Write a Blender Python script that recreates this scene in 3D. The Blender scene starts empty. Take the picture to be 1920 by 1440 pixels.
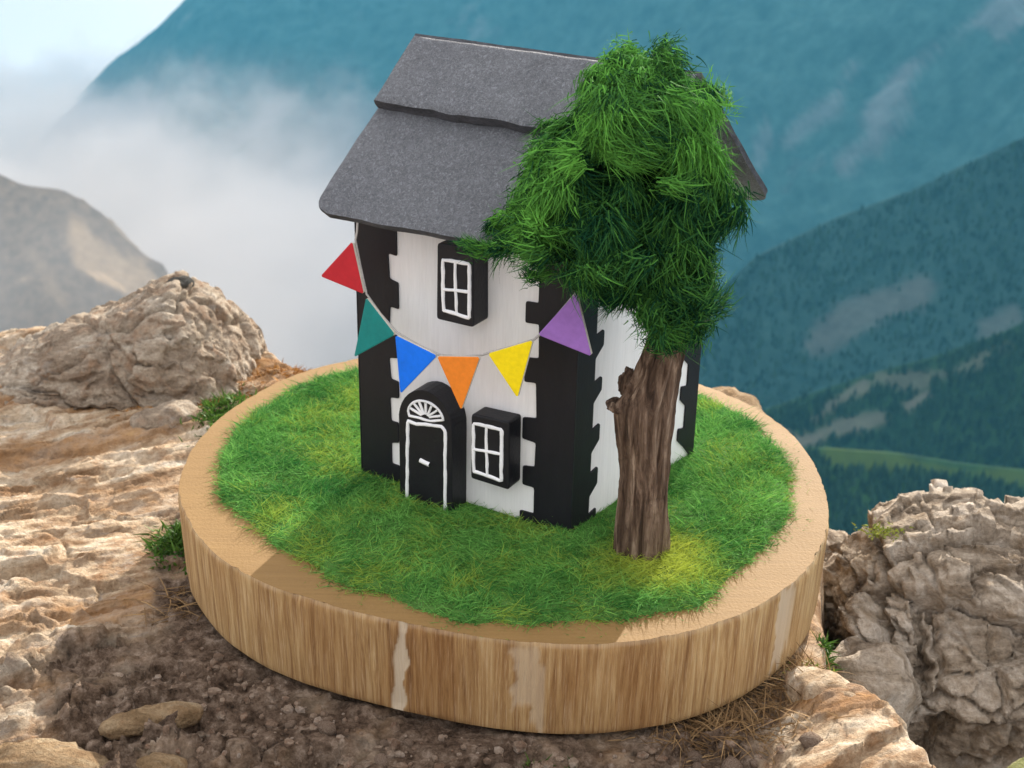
import bpy, bmesh, math, random
import numpy as np
from mathutils import Vector

random.seed(7)
RNG = np.random.default_rng(11)
S = bpy.context.scene
COL = S.collection
R = math.radians

# ------------------------------------------------------------------ camera, world, sun, exposure
# one scene unit is ten centimetres
S.unit_settings.system = 'METRIC'
S.unit_settings.scale_length = 0.1
CAM = np.array([0.0, -7.5438, 4.2578]); PITCH = .3982; ROLL = .02; FPX = 2500.0
cd = bpy.data.cameras.new('camera')
cam = bpy.data.objects.new('camera', cd); COL.objects.link(cam)
_f = Vector((0, math.cos(PITCH), -math.sin(PITCH))); _u = Vector((0, math.sin(PITCH), math.cos(PITCH))); _r = Vector((1, 0, 0))
_r2 = _r * math.cos(ROLL) + _u * math.sin(ROLL); _u2 = -_r * math.sin(ROLL) + _u * math.cos(ROLL)
from mathutils import Matrix
M3 = Matrix((_r2, _u2, -_f)).transposed()
cam.matrix_world = Matrix.Translation(Vector(CAM)) @ M3.to_4x4()
cd.sensor_width = 36; cd.lens = 36 * FPX / 1920; cd.clip_start = .1; cd.clip_end = 60000
cd.dof.use_dof = True; cd.dof.focus_distance = 6.95; cd.dof.aperture_fstop = 2.0
S.camera = cam

SUN_EL, SUN_AZ = R(22), R(21)          # behind the house, a little to the right
SUN_STRENGTH = 4.3
SKY_STRENGTH = 0.10
EXPOSURE = 1.2
W = bpy.data.worlds.new('World'); S.world = W; W.use_nodes = True
nt = W.node_tree; nt.nodes.clear()
def wn(t): return nt.nodes.new(t)
tc = wn('ShaderNodeTexCoord'); sep = wn('ShaderNodeSeparateXYZ'); ab = wn('ShaderNodeMath'); ab.operation = 'ABSOLUTE'
cmb = wn('ShaderNodeCombineXYZ'); sky = wn('ShaderNodeTexSky'); sky.sky_type = 'NISHITA'; sky.sun_disc = False
sky.sun_elevation = SUN_EL; sky.sun_rotation = SUN_AZ; sky.dust_density = 2.0
nt.links.new(tc.outputs['Generated'], sep.inputs[0]); nt.links.new(sep.outputs[2], ab.inputs[0])
nt.links.new(sep.outputs[0], cmb.inputs[0]); nt.links.new(sep.outputs[1], cmb.inputs[1]); nt.links.new(ab.outputs[0], cmb.inputs[2])
nt.links.new(cmb.outputs[0], sky.inputs['Vector'])
noi = wn('ShaderNodeTexNoise'); noi.inputs['Scale'].default_value = 2.2; noi.inputs['Detail'].default_value = 5
nt.links.new(cmb.outputs[0], noi.inputs['Vector'])
rmp = wn('ShaderNodeMapRange'); rmp.inputs[1].default_value = .35; rmp.inputs[2].default_value = .65; rmp.inputs[3].default_value = .80; rmp.inputs[4].default_value = .94
nt.links.new(noi.outputs['Fac'], rmp.inputs[0])
mx = wn('ShaderNodeMix'); mx.data_type = 'RGBA'
nt.links.new(rmp.outputs[0], mx.inputs[0]); nt.links.new(sky.outputs[0], mx.inputs[6]); mxv = wn('ShaderNodeMix'); mxv.data_type = 'RGBA'; mxv.inputs[6].default_value = (4.3, 3.95, 3.95, 1); mxv.inputs[7].default_value = (9.3, 9.3, 9.5, 1)
mrv = wn('ShaderNodeMapRange'); mrv.inputs[1].default_value = .05; mrv.inputs[2].default_value = .8
nt.links.new(ab.outputs[0], mrv.inputs[0]); nt.links.new(mrv.outputs[0], mxv.inputs[0]); nt.links.new(mxv.outputs[2], mx.inputs[7])
bg = wn('ShaderNodeBackground'); bg.inputs[1].default_value = SKY_STRENGTH
out = wn('ShaderNodeOutputWorld'); nt.links.new(mx.outputs[2], bg.inputs[0]); nt.links.new(bg.outputs[0], out.inputs[0])

sd = bpy.data.lights.new('sun', 'SUN'); sd.energy = SUN_STRENGTH; sd.angle = R(.5); sd.color = (1, .93, .82)
sun = bpy.data.objects.new('sun', sd); COL.objects.link(sun)
_sd = Vector((math.sin(SUN_AZ) * math.cos(SUN_EL), math.cos(SUN_AZ) * math.cos(SUN_EL), math.sin(SUN_EL)))
sun.rotation_euler = _sd.to_track_quat('Z', 'Y').to_euler(); sun.location = _sd * 20

vs = S.view_settings; S.display_settings.display_device = 'sRGB'
vs.view_transform = 'Standard'; vs.look = 'None'; vs.exposure = EXPOSURE; vs.gamma = 1; vs.use_curve_mapping = False
S.render.engine = 'CYCLES'
cy = S.cycles; cy.use_denoising = True; cy.max_bounces = 6; cy.diffuse_bounces = 3; cy.volume_bounces = 3; cy.transparent_max_bounces = 8
cy.volume_step_rate = 1.0; cy.volume_max_steps = 128; cy.sample_clamp_indirect = 10

# ------------------------------------------------------------------ helpers
def ray(px, py):
    d = np.array(_f) + (px - 960) / FPX * np.array(_r2) - (py - 720) / FPX * np.array(_u2)
    return d
def gp(px, py, z=0.0):                       # point on the level z that the photo shows at (px, py)
    d = ray(px, py); t = (z - CAM[2]) / d[2]; return CAM + d * t
def far(px, py, dist):                       # point at a horizontal distance
    d = ray(px, py); return CAM + d * (dist / d[1])
def topix(P):
    v = P - CAM; w = v @ np.array(_f)
    return 960 + FPX * (v @ np.array(_r2)) / w, 720 - FPX * (v @ np.array(_u2)) / w
def sstep(a, b, x):
    t = np.clip((x - a) / (b - a), 0, 1); return t * t * (3 - 2 * t)

def _hash(ix, iy, iz, seed):
    h = (ix.astype(np.int64) * 374761393 + iy.astype(np.int64) * 668265263 + iz.astype(np.int64) * 2147483647 + seed * 1442695041) & 0xffffffff
    h = ((h ^ (h >> 13)) * 1274126177) & 0xffffffff
    h = ((h ^ (h >> 16)) * 2246822519) & 0xffffffff
    return ((h ^ (h >> 15)) & 0xffff) / 65535.0
def vnoise(P, seed=0):                       # value noise in [-1, 1]
    P = np.asarray(P, float); i = np.floor(P); fr = P - i; fr = fr * fr * fr * (fr * (fr * 6 - 15) + 10); i = i.astype(np.int64)
    r = 0
    for dx in (0, 1):
        wx = fr[:, 0] if dx else 1 - fr[:, 0]
        for dy in (0, 1):
            wy = fr[:, 1] if dy else 1 - fr[:, 1]
            for dz in (0, 1):
                wz = fr[:, 2] if dz else 1 - fr[:, 2]
                r = r + wx * wy * wz * _hash(i[:, 0] + dx, i[:, 1] + dy, i[:, 2] + dz, seed)
    return r * 2 - 1
_ROT = np.array([[.36, .48, -.8], [-.8, .6, 0], [.48, .64, .6]])
def fbm(P, octaves=5, seed=0, ridged=False, gain=.5):
    P = np.asarray(P, float); a = 1; s = 0; t = 0
    for o in range(octaves):
        nn = vnoise(P, seed + o)
        if ridged: nn = 1 - 2 * np.abs(nn)
        s = s + a * nn; t += a; a *= gain; P = P @ _ROT.T * 2.03 + 3.7
    return s / t
def worley(P, seed=0):                       # F1, F2, cell random
    P = np.asarray(P, float); i = np.floor(P).astype(np.int64)
    f1 = np.full(len(P), 9.); f2 = f1.copy(); cid = np.zeros(len(P))
    for dx in (-1, 0, 1):
        for dy in (-1, 0, 1):
            for dz in (-1, 0, 1):
                c = i + np.array([dx, dy, dz])
                h = [_hash(c[:, 0], c[:, 1], c[:, 2], seed + k) for k in range(4)]
                q = c + np.stack(h[:3], 1)
                d = np.linalg.norm(q - P, axis=1)
                nearer = d < f1
                f2 = np.where(nearer, f1, np.minimum(f2, d)); cid = np.where(nearer, h[3], cid); f1 = np.where(nearer, d, f1)
    return f1, f2, cid

def facets(P, seed, tilt=1.0):
    """broken rock: every cell of a Voronoi pattern is a flat, tilted face; returns height and crack distance"""
    i = np.floor(P).astype(np.int64); f1 = np.full(len(P), 9.); f2 = f1.copy(); hh = np.zeros(len(P))
    for dx in (-1, 0, 1):
        for dy in (-1, 0, 1):
            for dz in (-1, 0, 1):
                c = i + np.array([dx, dy, dz]); h = [_hash(c[:, 0], c[:, 1], c[:, 2], seed + k) for k in range(7)]
                q = c + np.stack(h[:3], 1); v = P - q; d = np.linalg.norm(v, axis=1)
                hv = (h[3] - .5) + tilt * ((h[4] - .5) * v[:, 0] + (h[5] - .5) * v[:, 1] + (h[6] - .5) * v[:, 2]) * 1.6
                nearer = d < f1; f2 = np.where(nearer, f1, np.minimum(f2, d)); hh = np.where(nearer, hv, hh); f1 = np.where(nearer, d, f1)
    return hh, f2 - f1
def link(name, me, m=None, parent=None, loc=None):
    o = bpy.data.objects.new(name, me); COL.objects.link(o)
    if m is not None:
        for k in (m if isinstance(m, (list, tuple)) else [m]): me.materials.append(k)
    if parent is not None: o.parent = parent
    if loc is not None: o.location = loc
    return o
def mesh_np(name, V, F, smooth=True, attrs=None):
    """V (n,3); F list of arrays (m,k) of faces"""
    me = bpy.data.meshes.new(name)
    V = np.asarray(V, np.float32)
    Fs = F if isinstance(F, list) else [F]
    me.vertices.add(len(V)); me.vertices.foreach_set('co', V.ravel())
    nl = sum(a.size for a in Fs); nf = sum(len(a) for a in Fs)
    me.loops.add(nl); me.polygons.add(nf)
    me.loops.foreach_set('vertex_index', np.concatenate([a.ravel() for a in Fs]).astype(np.int32))
    tot = np.concatenate([np.full(len(a), a.shape[1]) for a in Fs]).astype(np.int32)
    st = np.concatenate([[0], np.cumsum(tot)[:-1]]).astype(np.int32)
    me.polygons.foreach_set('loop_start', st)
    me.update(calc_edges=True)
    me.polygons.foreach_set('use_smooth', np.full(nf, smooth))
    for k, a in (attrs or {}).items():
        a = np.asarray(a, np.float32)
        if a.ndim == 1:
            t = me.attributes.new(k, 'FLOAT', 'POINT'); t.data.foreach_set('value', a)
        else:
            t = me.attributes.new(k, 'FLOAT_VECTOR', 'POINT'); t.data.foreach_set('vector', a.ravel())
    me.validate(); me.update()
    return me
def grid_faces(nu, nv, wrap=False):
    i = np.arange(nu if wrap else nu - 1); j = np.arange(nv - 1)
    I, J = np.meshgrid(i, j, indexing='ij'); I2 = (I + 1) % nu
    return np.stack([I * nv + J, I2 * nv + J, I2 * nv + J + 1, I * nv + J + 1], -1).reshape(-1, 4)
def tag(o, label=None, cat=None, group=None, kind=None):
    if label: o['label'] = label
    if cat: o['category'] = cat
    if group: o['group'] = group
    if kind: o['kind'] = kind
    return o
def empty(name, loc=(0, 0, 0)):
    o = bpy.data.objects.new(name, None); COL.objects.link(o); o.location = loc; o.empty_display_size = .1; return o

# ---- materials
class MT:
    def __init__(s, name, rough=.8, spec=.3):
        s.m = bpy.data.materials.new(name); s.m.use_nodes = True; s.t = s.m.node_tree; s.b = s.t.nodes['Principled BSDF']
        s.b.inputs['Roughness'].default_value = rough; s.b.inputs['Specular IOR Level'].default_value = spec
        s.co = None
    def n(s, t): return s.t.nodes.new(t)
    def l(s, a, b): s.t.links.new(a, b)
    def coords(s, kind='Object', scale=(1, 1, 1), rot=0):
        c = s.n('ShaderNodeTexCoord'); m = s.n('ShaderNodeMapping'); m.inputs['Scale'].default_value = scale
        if rot:
            m0 = s.n('ShaderNodeMapping'); m0.inputs['Rotation'].default_value = (0, 0, rot); s.l(c.outputs[kind], m0.inputs[0]); s.l(m0.outputs[0], m.inputs[0]); return m.outputs[0]
        s.l(c.outputs[kind], m.inputs[0]); return m.outputs[0]
    def attr(s, name, vec=False):
        a = s.n('ShaderNodeAttribute'); a.attribute_name = name; return a.outputs['Vector' if vec else 'Fac']
    def noise(s, co, scale, detail=5, rough=.55, dist=0):
        a = s.n('ShaderNodeTexNoise'); a.inputs['Scale'].default_value = scale; a.inputs['Detail'].default_value = detail
        a.inputs['Roughness'].default_value = rough; a.inputs['Distortion'].default_value = dist; s.l(co, a.inputs['Vector']); return a.outputs['Fac']
    def ramp(s, fac, stops):
        a = s.n('ShaderNodeValToRGB'); e = a.color_ramp.elements
        while len(e) < len(stops): e.new(.5)
        for k, (p, c) in enumerate(stops):
            e[k].position = p; e[k].color = (*c, 1) if len(c) == 3 else c
        s.l(fac, a.inputs[0]); return a.outputs[0]
    def mr(s, fac, a, b, c=0, d=1):
        m = s.n('ShaderNodeMapRange'); s.l(fac, m.inputs[0])
        for k, v in enumerate((a, b, c, d)): m.inputs[k + 1].default_value = v
        return m.outputs[0]
    def mix(s, fac, a, b, mode='MIX'):
        m = s.n('ShaderNodeMix'); m.data_type = 'RGBA'; m.blend_type = mode
        for v, i in ((fac, 0), (a, 6), (b, 7)):
            if hasattr(v, 'links'): s.l(v, m.inputs[i])
            else: m.inputs[i].default_value = v if i == 0 else ((*v, 1) if len(v) == 3 else v)
        return m.outputs[2]
    def math(s, op, a, b=0.0):
        m = s.n('ShaderNodeMath'); m.operation = op
        for v, i in ((a, 0), (b, 1)):
            if hasattr(v, 'links'): s.l(v, m.inputs[i])
            else: m.inputs[i].default_value = v
        return m.outputs[0]
    def color(s, c):
        if hasattr(c, 'links'): s.l(c, s.b.inputs['Base Color'])
        else: s.b.inputs['Base Color'].default_value = (*c, 1)
        return s
    def bump(s, h, strength=.5, dist=.02):
        b = s.n('ShaderNodeBump'); b.inputs['Strength'].default_value = strength; b.inputs['Distance'].default_value = dist
        s.l(h, b.inputs['Height']); s.l(b.outputs[0], s.b.inputs['Normal']); return s

def paint(name, c, rough=.6, grain=60, var=.12, bump=.25, stretch=(1, 1, 1)):
    k = MT(name, rough, .3); co = k.coords('Object', stretch)
    nz = k.noise(co, grain, 4); nz2 = k.noise(co, 6, 3)
    a = tuple(x * (1 - var) for x in c); b = tuple(min(1, x * (1 + var)) for x in c)
    k.color(k.mix(k.mr(k.math('ADD', nz, nz2), .7, 1.3), a, b)); k.bump(nz, bump, .006); return k.m

M = {}
M['black'] = paint('black_paint', (.009, .009, .012), .5, 50, .2, .3)
M['black2'] = paint('black_paint_quoin', (.010, .010, .0135), .5, 40, .15, .15, (3, 3, .8))
M['white'] = paint('white_wall_paint', (.82, .81, .80), .7, 28, .05, .5, (3, 3, .25))
M['line'] = paint('white_line_paint', (.84, .84, .85), .6, 70, .05, .5)
M['string'] = paint('grey_string', (.40, .38, .36), .8, 90, .2, .4)
M['edge'] = paint('cream_card_edge', (.62, .58, .50), .8, 60, .15, .2)
PEN = {'red': (.46, .014, .025), 'teal': (.004, .20, .185), 'blue': (.0, .155, .78), 'orange': (.83, .235, .022), 'yellow': (.86, .66, .0), 'purple': (.30, .14, .46)}
for k_, c_ in PEN.items(): M[k_] = paint(k_ + '_card', c_, .55, 35, .10, .3)

k = MT('slate', .62, .35); co = k.coords()
a_ = k.noise(k.coords('Object', (1.3, 1, 1)), 46, 6, .8, 1.2); b_ = k.noise(co, 3.0, 4); c_ = k.noise(co, 120, 3, .7)
base = k.ramp(a_, [(.3, (.070, .073, .088)), (.5, (.134, .139, .152)), (.66, (.265, .275, .305))])
base = k.mix(k.mr(b_, .3, .7), base, k.mix(1.0, base, (1.18, 1.18, 1.16), 'MULTIPLY'))
vein = k.n('ShaderNodeTexWave'); vein.inputs['Scale'].default_value = .55; vein.inputs['Distortion'].default_value = 6; vein.inputs['Detail'].default_value = 3
k.l(co, vein.inputs['Vector'])
base = k.mix(k.mr(vein.outputs['Fac'], 1.2, 1.3, 0, .25), base, (.36, .36, .38))
lay = k.noise(k.coords('Object', (1, 1, 1)), 7, 7, .72, 1.5)
k.color(k.mix(k.mr(lay, .52, .66, 0, .35), base, (.21, .215, .24))); k.bump(k.math('ADD', k.math('MULTIPLY', a_, .6), k.math('ADD', k.math('MULTIPLY', c_, .5), k.math('MULTIPLY', lay, 1.6))), .9, .03); M['slate'] = k.m
M['slate_edge'] = paint('broken_slate_edge', (.055, .056, .064), .75, 40, .5, .9, (1, 1, 2.5))

k = MT('bark', .85, .2); co = k.coords('Object', (9, 9, .9)); a_ = k.noise(co, 2.2, 6, .65, .8); co2 = k.coords(); d_ = k.noise(co2, 45, 4)
base = k.ramp(a_, [(.30, (.016, .009, .006)), (.44, (.080, .049, .032)), (.55, (.175, .114, .077)), (.68, (.36, .265, .19))])
k.color(base); k.bump(k.math('ADD', a_, k.math('MULTIPLY', d_, .3)), .9, .03); M['bark'] = k.m

k = MT('wood_top', .75, .25); co = k.coords(); a_ = k.noise(k.coords('Object', (.6, 14, 1)), 3.2, 4, .6, .4); b_ = k.noise(co, 60, 4); c_ = k.noise(co, 1.2, 3)
base = k.ramp(a_, [(.3, (.185, .104, .033)), (.7, (.24, .140, .047))])
base = k.mix(k.mr(b_, .3, .7, 0, .35), base, (.26, .155, .058)); base = k.mix(k.mr(c_, .4, .7, 0, .4), base, (.195, .110, .038))
k.color(base); k.bump(k.math('ADD', k.math('MULTIPLY', a_, .3), b_), .35, .010); M['wood_top'] = k.m

k = MT('wood_side', .72, .25); co = k.coords('UV', (1, 1, 1))
mp = k.n('ShaderNodeMapping'); mp.inputs['Scale'].default_value = (28, 1.2, 1); k.l(co, mp.inputs[0])
a_ = k.noise(mp.outputs[0], 1.0, 6, .7, .35)
mp2 = k.n('ShaderNodeMapping'); mp2.inputs['Scale'].default_value = (140, 4.0, 1); k.l(co, mp2.inputs[0]); f_ = k.noise(mp2.outputs[0], 1.0, 4, .7)
base = k.ramp(a_, [(.28, (.20, .100, .037)), (.43, (.34, .195, .078)), (.55, (.47, .30, .13)), (.70, (.62, .45, .235))])
base = k.mix(k.mr(f_, .52, .68, 0, .65), base, (.66, .49, .30))
base = k.mix(k.mr(f_, .42, .26, 0, .75), base, (.13, .055, .02))
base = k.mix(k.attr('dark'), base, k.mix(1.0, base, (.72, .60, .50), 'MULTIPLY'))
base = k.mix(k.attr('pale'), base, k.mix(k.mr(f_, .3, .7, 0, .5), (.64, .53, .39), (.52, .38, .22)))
k.color(base); k.bump(k.math('ADD', f_, a_), .7, .018); M['wood_side'] = k.m

def rock_mat(name, cols, soil_shade=False, scale=1.0, bumpd=.05, det=1.0):
    k = MT(name, .9, .15); co = k.coords('Object', (scale, scale, scale)); st = k.coords('Object', (scale * .8, scale * 2.6, scale * 2.6), R(-28) if soil_shade else 0)
    a_ = k.noise(st, 1.7, 7, .62, .5); b_ = k.noise(co, 7, 6, .65, .3); c_ = k.noise(co, 30 * det, 6, .7); d_ = k.noise(st, 3.4, 6, .6, 1.0)
    base = k.ramp(a_, [(.36, cols[0]), (.47, cols[1]), (.55, cols[2]), (.66, cols[3])])
    base = k.mix(k.mr(b_, .50, .68, 0, .75), base, cols[4]); base = k.mix(k.mr(d_, .56, .70, 0, .8), base, cols[5])
    base = k.mix(k.mr(c_, .28, .72), k.mix(1.0, base, (.62, .60, .58), 'MULTIPLY'), k.mix(1.0, base, (1.22, 1.22, 1.22), 'MULTIPLY'))
    h = k.math('ADD', k.math('MULTIPLY', b_, 1.4), c_)
    if soil_shade:
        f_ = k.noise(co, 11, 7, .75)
        so = k.ramp(f_, [(.36, (.030, .018, .011)), (.46, (.10, .064, .042)), (.56, (.19, .132, .093)), (.68, (.36, .275, .21))])  # brown soil tones, kept dark to carry cast shade in the colour
        base = k.mix(k.attr('soil_shade'), base, so)
        base = k.mix(k.attr('rust'), base, k.ramp(b_, [(.3, (.12, .05, .018)), (.55, (.33, .16, .055)), (.75, (.48, .29, .12))]))
    k.color(base); k.bump(h, .9, bumpd); return k.m
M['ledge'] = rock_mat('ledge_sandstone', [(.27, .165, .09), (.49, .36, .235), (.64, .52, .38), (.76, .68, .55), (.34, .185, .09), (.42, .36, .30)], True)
M['boulder'] = rock_mat('grey_beige_boulder_stone', [(.21, .155, .11), (.34, .27, .20), (.42, .35, .27), (.54, .47, .38), (.28, .17, .10), (.33, .29, .25)])
M['boulder2'] = rock_mat('dark_lichen_boulder_stone', [(.16, .12, .085), (.37, .30, .225), (.50, .42, .335), (.62, .54, .45), (.26, .185, .115), (.52, .45, .375)])
M['knob'] = rock_mat('dark_lichen_knob', [(.03, .03, .028), (.05, .048, .042), (.075, .07, .06), (.11, .10, .085), (.04, .035, .03), (.09, .085, .075)])
M['tan'] = rock_mat('tan_stone', [(.22, .14, .07), (.33, .22, .12), (.40, .28, .16), (.46, .35, .22), (.27, .16, .08), (.35, .27, .18)], scale=2)
M['mossy'] = rock_mat('mossy_stone', [(.12, .13, .04), (.22, .23, .08), (.29, .30, .12), (.33, .31, .17), (.17, .17, .05), (.28, .27, .15)], scale=2)
M['pebble'] = rock_mat('pebble_stone', [(.22, .14, .095), (.34, .24, .17), (.44, .33, .245), (.54, .44, .36), (.29, .16, .095), (.40, .32, .26)], scale=3)

def leafmat(name, lo, hi, rough=.55, trans=.25, extra=None):
    k = MT(name, rough, .10); a_ = k.attr('tint')
    base = k.ramp(a_, [(0, lo), (.5, tuple((x + y) / 2 for x, y in zip(lo, hi))), (1, hi)])
    if extra: base = k.mix(k.attr('yellow'), base, extra)
    k.color(base)
    if trans:
        tr = k.n('ShaderNodeBsdfTranslucent'); k.l(base, tr.inputs[0]); ms = k.n('ShaderNodeMixShader'); ms.inputs[0].default_value = trans
        o = [x for x in k.t.nodes if x.type == 'OUTPUT_MATERIAL'][0]
        k.l(k.b.outputs[0], ms.inputs[1]); k.l(tr.outputs[0], ms.inputs[2]); k.l(ms.outputs[0], o.inputs[0])
    return k.m
M['grass'] = leafmat('static_grass_fibre', (.020, .135, .026), (.21, .48, .10), .8, .3, (.40, .46, .06))
M['crown'] = leafmat('green_moss_fibre', (.005, .040, .017), (.125, .355, .052), .85, .10)
M['plant'] = leafmat('small_leaf', (.03, .075, .015), (.10, .20, .03), .5, .3)
M['straw'] = leafmat('dry_straw', (.10, .055, .025), (.36, .23, .11), .8, .1)
M['rustmoss'] = leafmat('rust_brown_moss', (.14, .055, .015), (.42, .20, .05), .8, .1)
M['yellowmoss'] = leafmat('yellow_green_moss', (.10, .14, .02), (.28, .30, .05), .8, .15)
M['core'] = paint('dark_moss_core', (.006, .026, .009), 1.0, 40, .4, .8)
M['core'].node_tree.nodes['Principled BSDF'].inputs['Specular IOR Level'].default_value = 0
M['turf'] = paint('green_felt_turf', (.07, .16, .03), .9, 30, .3, .6)

def mountain_mat(name, forest, forest2, rock, sc, rockmix=0.0):
    k = MT(name, .95, .05); co = k.coords('Object', (sc, sc, sc)); a_ = k.noise(co, 9, 7, .65); b_ = k.noise(co, 2.2, 5, .6)
    base = k.ramp(a_, [(.3, forest), (.7, forest2)])
    r_ = k.mix(k.mr(a_, .3, .7), tuple(x * .7 for x in rock), rock)
    msk = k.math('ADD', k.attr('scree'), k.mr(b_, .62, .8, 0, rockmix)); cl = k.n('ShaderNodeClamp'); k.l(msk, cl.inputs[0])
    k.color(k.mix(cl.outputs[0], base, r_)); return k.m

# ------------------------------------------------------------------ the valley: mountains, mist and haze
def px_dist(X, Y, line):
    d = np.full(X.shape, 1e9)
    for (x0, y0), (x1, y1) in zip(line[:-1], line[1:]):
        dx, dy = x1 - x0, y1 - y0; t = np.clip(((X - x0) * dx + (Y - y0) * dy) / (dx * dx + dy * dy + 1e-9), 0, 1)
        d = np.minimum(d, np.hypot(X - x0 - t * dx, Y - y0 - t * dy))
    return d
TREES = []
def ridge(name, label, crest, mat, front=3500, slope=.62, back=900, bslope=.8, amp=120, wl=900, nu=260, nv=150, bare=(), seed=0, side=0.0, noise_scree=0, trees=0, treeh=15, crestamp=.12, K=1.0):
    P = np.array([far(a, b, c * K) for a, b, c in crest]); front, back, amp, wl, treeh = [q_ * K for q_ in (front, back, amp, wl, treeh)]; s = np.r_[0, np.cumsum(np.linalg.norm(np.diff(P, axis=0), axis=1))]
    t = np.linspace(0, s[-1], nu); C = np.stack([np.interp(t, s, P[:, i]) for i in range(3)], 1)
    for _ in range(3): C[1:-1] = (C[:-2] + 2 * C[1:-1] + C[2:]) / 4
    d = np.r_[-np.linspace(1, 0, 24)[:-1] ** 1.5 * back, np.linspace(0, 1, nv - 23) ** 1.3 * front]
    D, Ci = np.meshgrid(d, np.arange(nu))
    X = C[Ci, 0] + side * np.clip(D, 0, None); Y = C[Ci, 1] - D
    Z = C[Ci, 2] - np.where(D > 0, D * slope, -D * bslope)
    V = np.stack([X, Y, Z], -1).reshape(-1, 3)
    q = V / wl; n1 = fbm(np.c_[q[:, 0], q[:, 1] * .6, q[:, 2] * .3], 6, seed, True); n2 = fbm(V / (wl * .16), 4, seed + 20)
    am = (crestamp + (1 - crestamp) * (1 - np.exp(-np.abs(D.ravel()) / (front * .12))))
    V[:, 2] += amp * (n1 - .2) * am + amp * .14 * n2 * am
    px, py = topix(V)
    sc = np.zeros(len(V)); wob = fbm(V / (wl * .22), 5, seed + 40) * 1.0
    for line, wd, st in bare:
        sc = np.maximum(sc, st * sstep(1.25, .35, px_dist(px, py, line) / wd + wob * 1.5))
    sc = np.clip(sc, 0, 1)
    nvv = len(d)
    o = link(name, mesh_np(name, V, grid_faces(nu, nvv), True, {'scree': sc}), mat); tag(o, kind='structure')
    if label: o['label'] = label
    if trees:
        ok = np.where((D.ravel() > 5) & (px > 420) & (px < 2100) & (py > -60) & (py < 1050) & (sc < .25))[0]
        for j in RNG.choice(ok, trees): TREES.append((*(V[j] + RNG.normal(0, wl * .012, 3) * (1, 1, 0)), treeh * RNG.uniform(.6, 1.25)))
    return o
MM1 = mountain_mat('far_mountain_hazy_forest', (.016, .050, .050), (.05, .11, .105), (.20, .20, .21), .0016, .5)  # teal in the forest colours stands in for part of the haze
MM2 = mountain_mat('forest_slope', (.012, .034, .032), (.03, .065, .058), (.17, .15, .14), .006)
MM3 = mountain_mat('near_forest_slope', (.010, .03, .018), (.026, .065, .032), (.22, .195, .175), .005)
MM4 = mountain_mat('meadow_slope', (.012, .034, .02), (.03, .075, .03), (.05, .085, .025), .006)
MMC = mountain_mat('bare_crag', (.04, .038, .030), (.17, .13, .09), (.46, .33, .20), .012, 1.0)

ridge('mountain', 'far blue mountainside rising out of the mist', [(-500, 640, 7200), (-150, 470, 7000), (60, 300, 6800), (140, 180, 6700), (215, 105, 6600), (300, 45, 6500), (365, -5, 6400), (450, -70, 6300), (700, -120, 6100), (1000, -130, 5700), (1400, -140, 5000), (1900, -170, 4300), (2500, -170, 3900), (3200, -120, 3700), (4300, -60, 3500)],
      MM1, 3600, .72, 1500, .7, 420, 1100, 420, 220, seed=3,
      bare=[([(1900, 0), (1800, 60), (1700, 130), (1650, 200), (1640, 260), (1580, 310)], 26, .5), ([(1600, 120), (1560, 200), (1500, 240), (1480, 270)], 24, .4), ([(1920, 20), (1870, 60)], 16, .4), ([(1700, 200), (1640, 290)], 18, .3), ([(1440, 230), (1420, 310)], 18, .35)])
ridge('forested_slope', 'dark conifer slope falling to the left below the far mountain', [(1150, 720, 3200), (1330, 560, 3300), (1420, 480, 3350), (1560, 410, 3400), (1700, 360, 3400), (1850, 290, 3400), (2000, 220, 3300), (2400, 60, 3200), (3000, 0, 3000), (4000, 20, 2800)],
      MM2, 2300, .46, 1400, .75, 110, 600, 200, 110, seed=11, K=.66, trees=5200, treeh=17,
      bare=[([(1720, 545), (1650, 570), (1580, 610), (1520, 650)], 24, .35), ([(1740, 540), (1700, 560)], 14, .3), ([(1900, 590), (1860, 620)], 16, .3)])
ridge('lower_forested_slope', 'near dark forested hill at the right edge with a pale stony river bed above it', [(1250, 830, 2300), (1420, 775, 2350), (1520, 740, 2400), (1640, 700, 2400), (1760, 670, 2350), (1880, 625, 2300), (2000, 570, 2250), (2300, 420, 2200), (2900, 380, 2100), (3800, 420, 2000)],
      MM3, 1000, .6, 500, .8, 60, 420, 200, 110, seed=21, K=.58, trees=3600, treeh=17,
      bare=[([(1890, 645), (1800, 690), (1720, 715), (1650, 705)], 17, .3), ([(1740, 740), (1700, 765)], 10, .5), ([(1620, 720), (1540, 770), (1500, 820), (1580, 800), (1650, 785)], 13, .4), ([(1470, 800), (1500, 830), (1540, 815)], 16, .5)])
ridge('meadow_slope', 'light green meadow strip above dark woods at the lower right', [(1350, 850, 1500), (1540, 838, 1520), (1680, 850, 1540), (1800, 868, 1540), (1960, 885, 1520), (2300, 900, 1500), (2900, 880, 1450), (3700, 900, 1400)],
      MM4, 700, .6, 500, .7, 22, 320, 180, 90, seed=31, K=.65, trees=1500, treeh=15,
      bare=[([(1560, 852), (1680, 868), (1800, 884), (1960, 900)], 17, 1.0)])
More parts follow.
